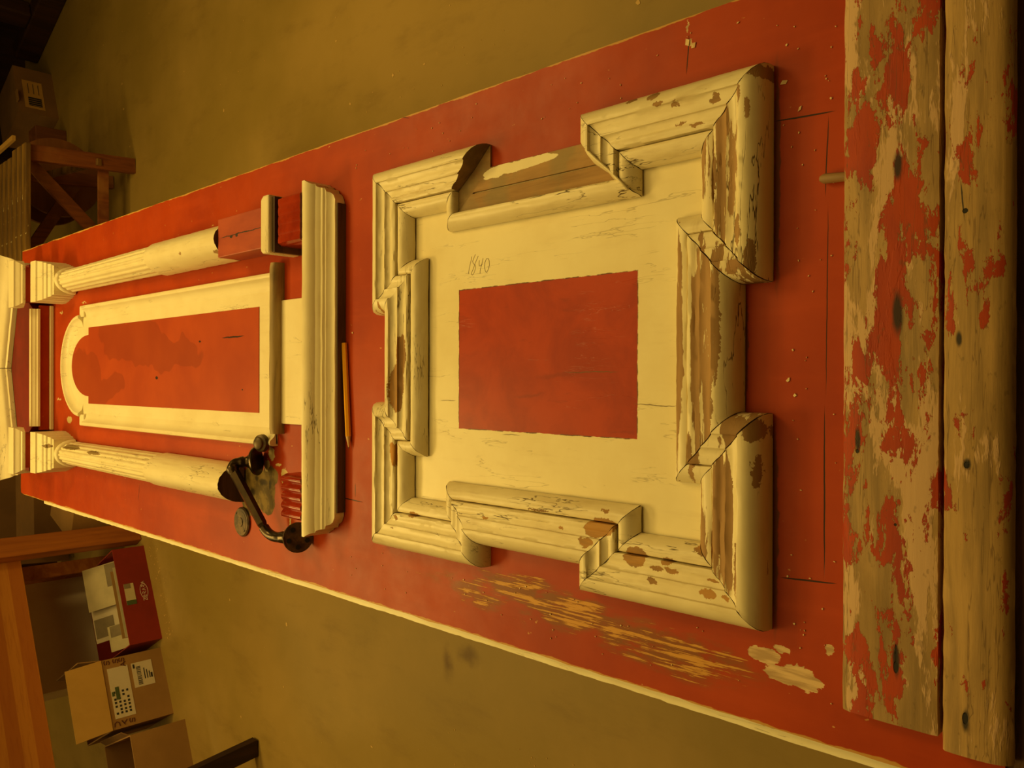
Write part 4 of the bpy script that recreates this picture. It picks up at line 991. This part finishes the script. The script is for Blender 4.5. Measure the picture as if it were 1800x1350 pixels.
# ================================================================== BACKGROUND, RIGHT OF THE DOOR (top of the photo)
# -- slatted bench with crossed legs
M_slat = NT('paint_splashed_slats'); v = M_slat.coord('Object')
c = M_slat.mix(M_slat.ramp(M_slat.noise(v, 30, 5, .6, sc=(.1, 1, 1)), .35, .65), (0.30, 0.16, 0.03), (0.12, 0.06, 0.012))
c = M_slat.mix(M_slat.ramp(M_slat.noise(v, 45, 3, .6, sc=(.4, 1, 1)), .66, .70), c, (0.7, 0.55, 0.25)); M_slat = M_slat.finish(c, .6, M_slat.noise(v, 40, 3, sc=(.1, 1, 1)), .3, .002)
ZB = 0.487
bn = thing('slatted_bench', (0.9, 4.35, 0), 'low paint-splashed slatted bench with crossed brown legs, right of the door', 'bench')
y = 4.085
for k in range(8):
    b = MB(); b.box(0.20, 1.055 + 0.008 * (k % 3) - 0.03*k*0.3, y, y + 0.058, ZB - 0.022, ZB); b.build('slat', M_slat, bn, bevel=.003); y += 0.072
M_bleg = wood('bench_leg_wood', (0.23, 0.065, 0.014), (0.15, 0.04, 0.01), 'z', 8, c3=(0.30, 0.12, 0.03))
b = MB(); b.bar((1.045, 4.13, 0.002), (1.02, 4.125, ZB - 0.024), 0.07, 0.035, up=(0, 1, 0)); b.build('leg', M_bleg, bn)
b = MB(); b.bar((1.010, 4.40, 0.002), (0.985, 4.46, ZB - 0.024), 0.06, 0.035, up=(0, 1, 0)); b.build('leg', M_bleg, bn)
for X0 in (0.30,):
    b = MB(); b.bar((X0, 4.13, 0.002), (X0, 4.125, ZB - 0.024), 0.07, 0.035, up=(0, 1, 0)); b.build('leg', M_bleg, bn)
    b = MB(); b.bar((X0, 4.52, 0.002), (X0, 4.50, ZB - 0.024), 0.07, 0.035, up=(0, 1, 0)); b.build('leg', M_bleg, bn)
b = MB(); b.bar((0.99, 4.165, ZB - 0.03), (0.60, 4.24, 0.02), 0.055, 0.02, up=(0, 1, 0)); b.build('brace', M_bleg, bn)
b = MB(); b.bar((0.985, 4.475, 0.16), (0.45, 4.49, ZB - 0.03), 0.055, 0.02, up=(0, 1, 0)); b.build('brace', M_bleg, bn)
b = MB(); b.bar((1.01, 4.16, 0.135), (0.33, 4.15, 0.135), 0.045, 0.02, up=(0, 1, 0)); b.build('stretcher', M_bleg, bn)
b = MB(); b.bar((1.00, 4.43, 0.30), (1.03, 4.10, 0.17), 0.03, 0.02); b.build('stretcher', M_slat, bn)
# pale stick lying on the bench
b = MB(); b.bar((0.86, 4.12, ZB + 0.008), (1.01, 4.20, ZB + 0.008), 0.02, 0.014); 
b = MB(); pA = fl(24, 241, ZB + 0.01); pB = fl(-6, 268, ZB + 0.01); b.bar(pA, pB, 0.022, 0.014); tag(b.build('batten', M_cardL), 'pale stick lying across the end of the slatted bench', 'stick')
# -- cable reel behind the legs
M_reel = wood('reel_wood', (0.26, 0.095, 0.024), (0.20, 0.07, 0.018), 'x', 5)
rl = thing('cable_drum', (1.05, 4.66, 0), 'round wooden cable drum standing behind the slatted bench', 'cable drum')
ax = Vector((0.10, -1, 0.03)).normalized(); c0 = Vector((1.03, 4.56, 0.205))
b = MB(); b.lathe(c0, -ax, [(0, 0.20), (0.02, 0.20)], 48); b.build('drum_flange', M_reel, rl, smooth=True, angle=.5)
b = MB(); b.lathe(c0 - ax * 0.023, -ax, [(0, 0.12), (0.16, 0.12)], 32); b.build('drum_core', M_brown, rl, smooth=True, angle=.5)
b = MB(); b.lathe(c0 - ax * 0.184, -ax, [(0, 0.20), (0.02, 0.20)], 48); b.build('drum_flange', M_reel, rl, smooth=True, angle=.5)
# -- dim carton with shipping label
g0 = fl(103, 208); g1 = fl(90, 130)
ff = Fr((g0.x, g0.y), (g1.x - g0.x, g1.y - g0.y)); LL = (g1 - g0).length
HB = 0.205
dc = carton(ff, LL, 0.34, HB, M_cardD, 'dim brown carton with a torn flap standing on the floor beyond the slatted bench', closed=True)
b = MB(); ff.box(b, LL*0.12, LL*0.72, -0.0012, -0.0003, HB*0.32, HB*0.82); lo = b.build('shipping_label', M_cardL, dc)
b = MB()
for k in range(9): ff.box(b, LL*(0.17 + 0.022*k), LL*(0.17 + 0.022*k) + 0.004*(1 + k % 2), -0.0020, -0.0013, HB*0.38, HB*0.72)
for k in range(3): ff.box(b, LL*0.44, LL*0.66, -.002, -.0013, HB*(.42 + .13*k), HB*(.435 + .13*k))
b.build('barcode', M_ink, lo)
b = MB(); ff.box(b, LL*.18, LL*.40, -0.03, 0.0, HB + .001, HB + 0.006); b.build('torn_flap', M_card, dc)
gA = fl(100, 218); b = MB(); ff3 = Fr((gA.x - 0.20, gA.y - 0.05), (1, 0.1)); ff3.box(b, -0.10, 0.12, -0.12, 0.0, 0, 0.16); 
tag(b.build('wooden_crate_block', M_brown, bevel=.004), 'reddish brown wooden block between the dim carton and the cable drum', 'block')
# -- dark heavy table above
dt = thing('dark_worktable', (2.0, 5.6, 0), 'large dark worktable in the shadowed far corner, seen only by its base', 'table')
fd = Fr((0.55, 4.72), (1, 0.09))
b = MB(); fd.box(b, 0.0, 2.6, 0.12, 1.3, 0.80, 0.86); b.build('tabletop', M_dark, dt)
q = fl(66, 112); q2 = fl(108, 20)
fdl = Fr((q.x, q.y), (q2.x - q.x, q2.y - q.y)); ll = (q2 - q).length
b = MB(); fdl.box(b, 0.0, ll + 0.3, 0.0, 0.10, 0.0, 0.13); b.build('foot_beam', M_dark, dt, bevel=.01)
b = MB(); fdl.box(b, ll*0.55, ll*0.55 + 0.12, 0.0, 0.10, 0.131, 0.799); b.build('leg', M_dark, dt, bevel=.01)
b = MB(); fd.box(b, 0.9, 2.5, 1.0, 1.1, 0.0, 0.799); b.build('back_board', M_dark, dt)

# wood shavings and crumbs on the floor
b = MB(); M_shav = simple('wood_shaving', (0.62, 0.40, 0.12), (0.5, 0.3, 0.08), 40, .7)
def fpx(x, y, r): q = fl(x, y); flake(q.x, q.y, 0.0004, r)
for (x, y) in ((181, 78), (214, 146), (217, 190), (228, 256), (393, 192), (1120, 1), (266, 975), (276, 1015), (283, 1045), (290, 1080), (425, 1258), (500, 1205), (405, 1052), (353, 1143), (505, 1095), (300, 1112), (272, 990), (655, 1310), (590, 70), (745, 110), (690, 130), (615, 180)): fpx(x, y, random.uniform(.004, .008))
for k in range(60):
    yy = random.uniform(955, 1125); fpx(258 + (yy - 955) * 0.2 + random.uniform(3, 18), yy, random.uniform(.002, .005))
for k in range(50):
    x = random.uniform(300, 1250); fpx(x, random.uniform(900 + (x-300)*.45 + 120, 1345), random.uniform(.001, .0025))
for k in range(40):
    fpx(random.uniform(200, 1150), random.uniform(0, 200), random.uniform(.001, .003))
tag(b.build('wood_shavings', M_shav), 'pale wood shavings and crumbs scattered on the concrete floor', 'shavings', kind='stuff')
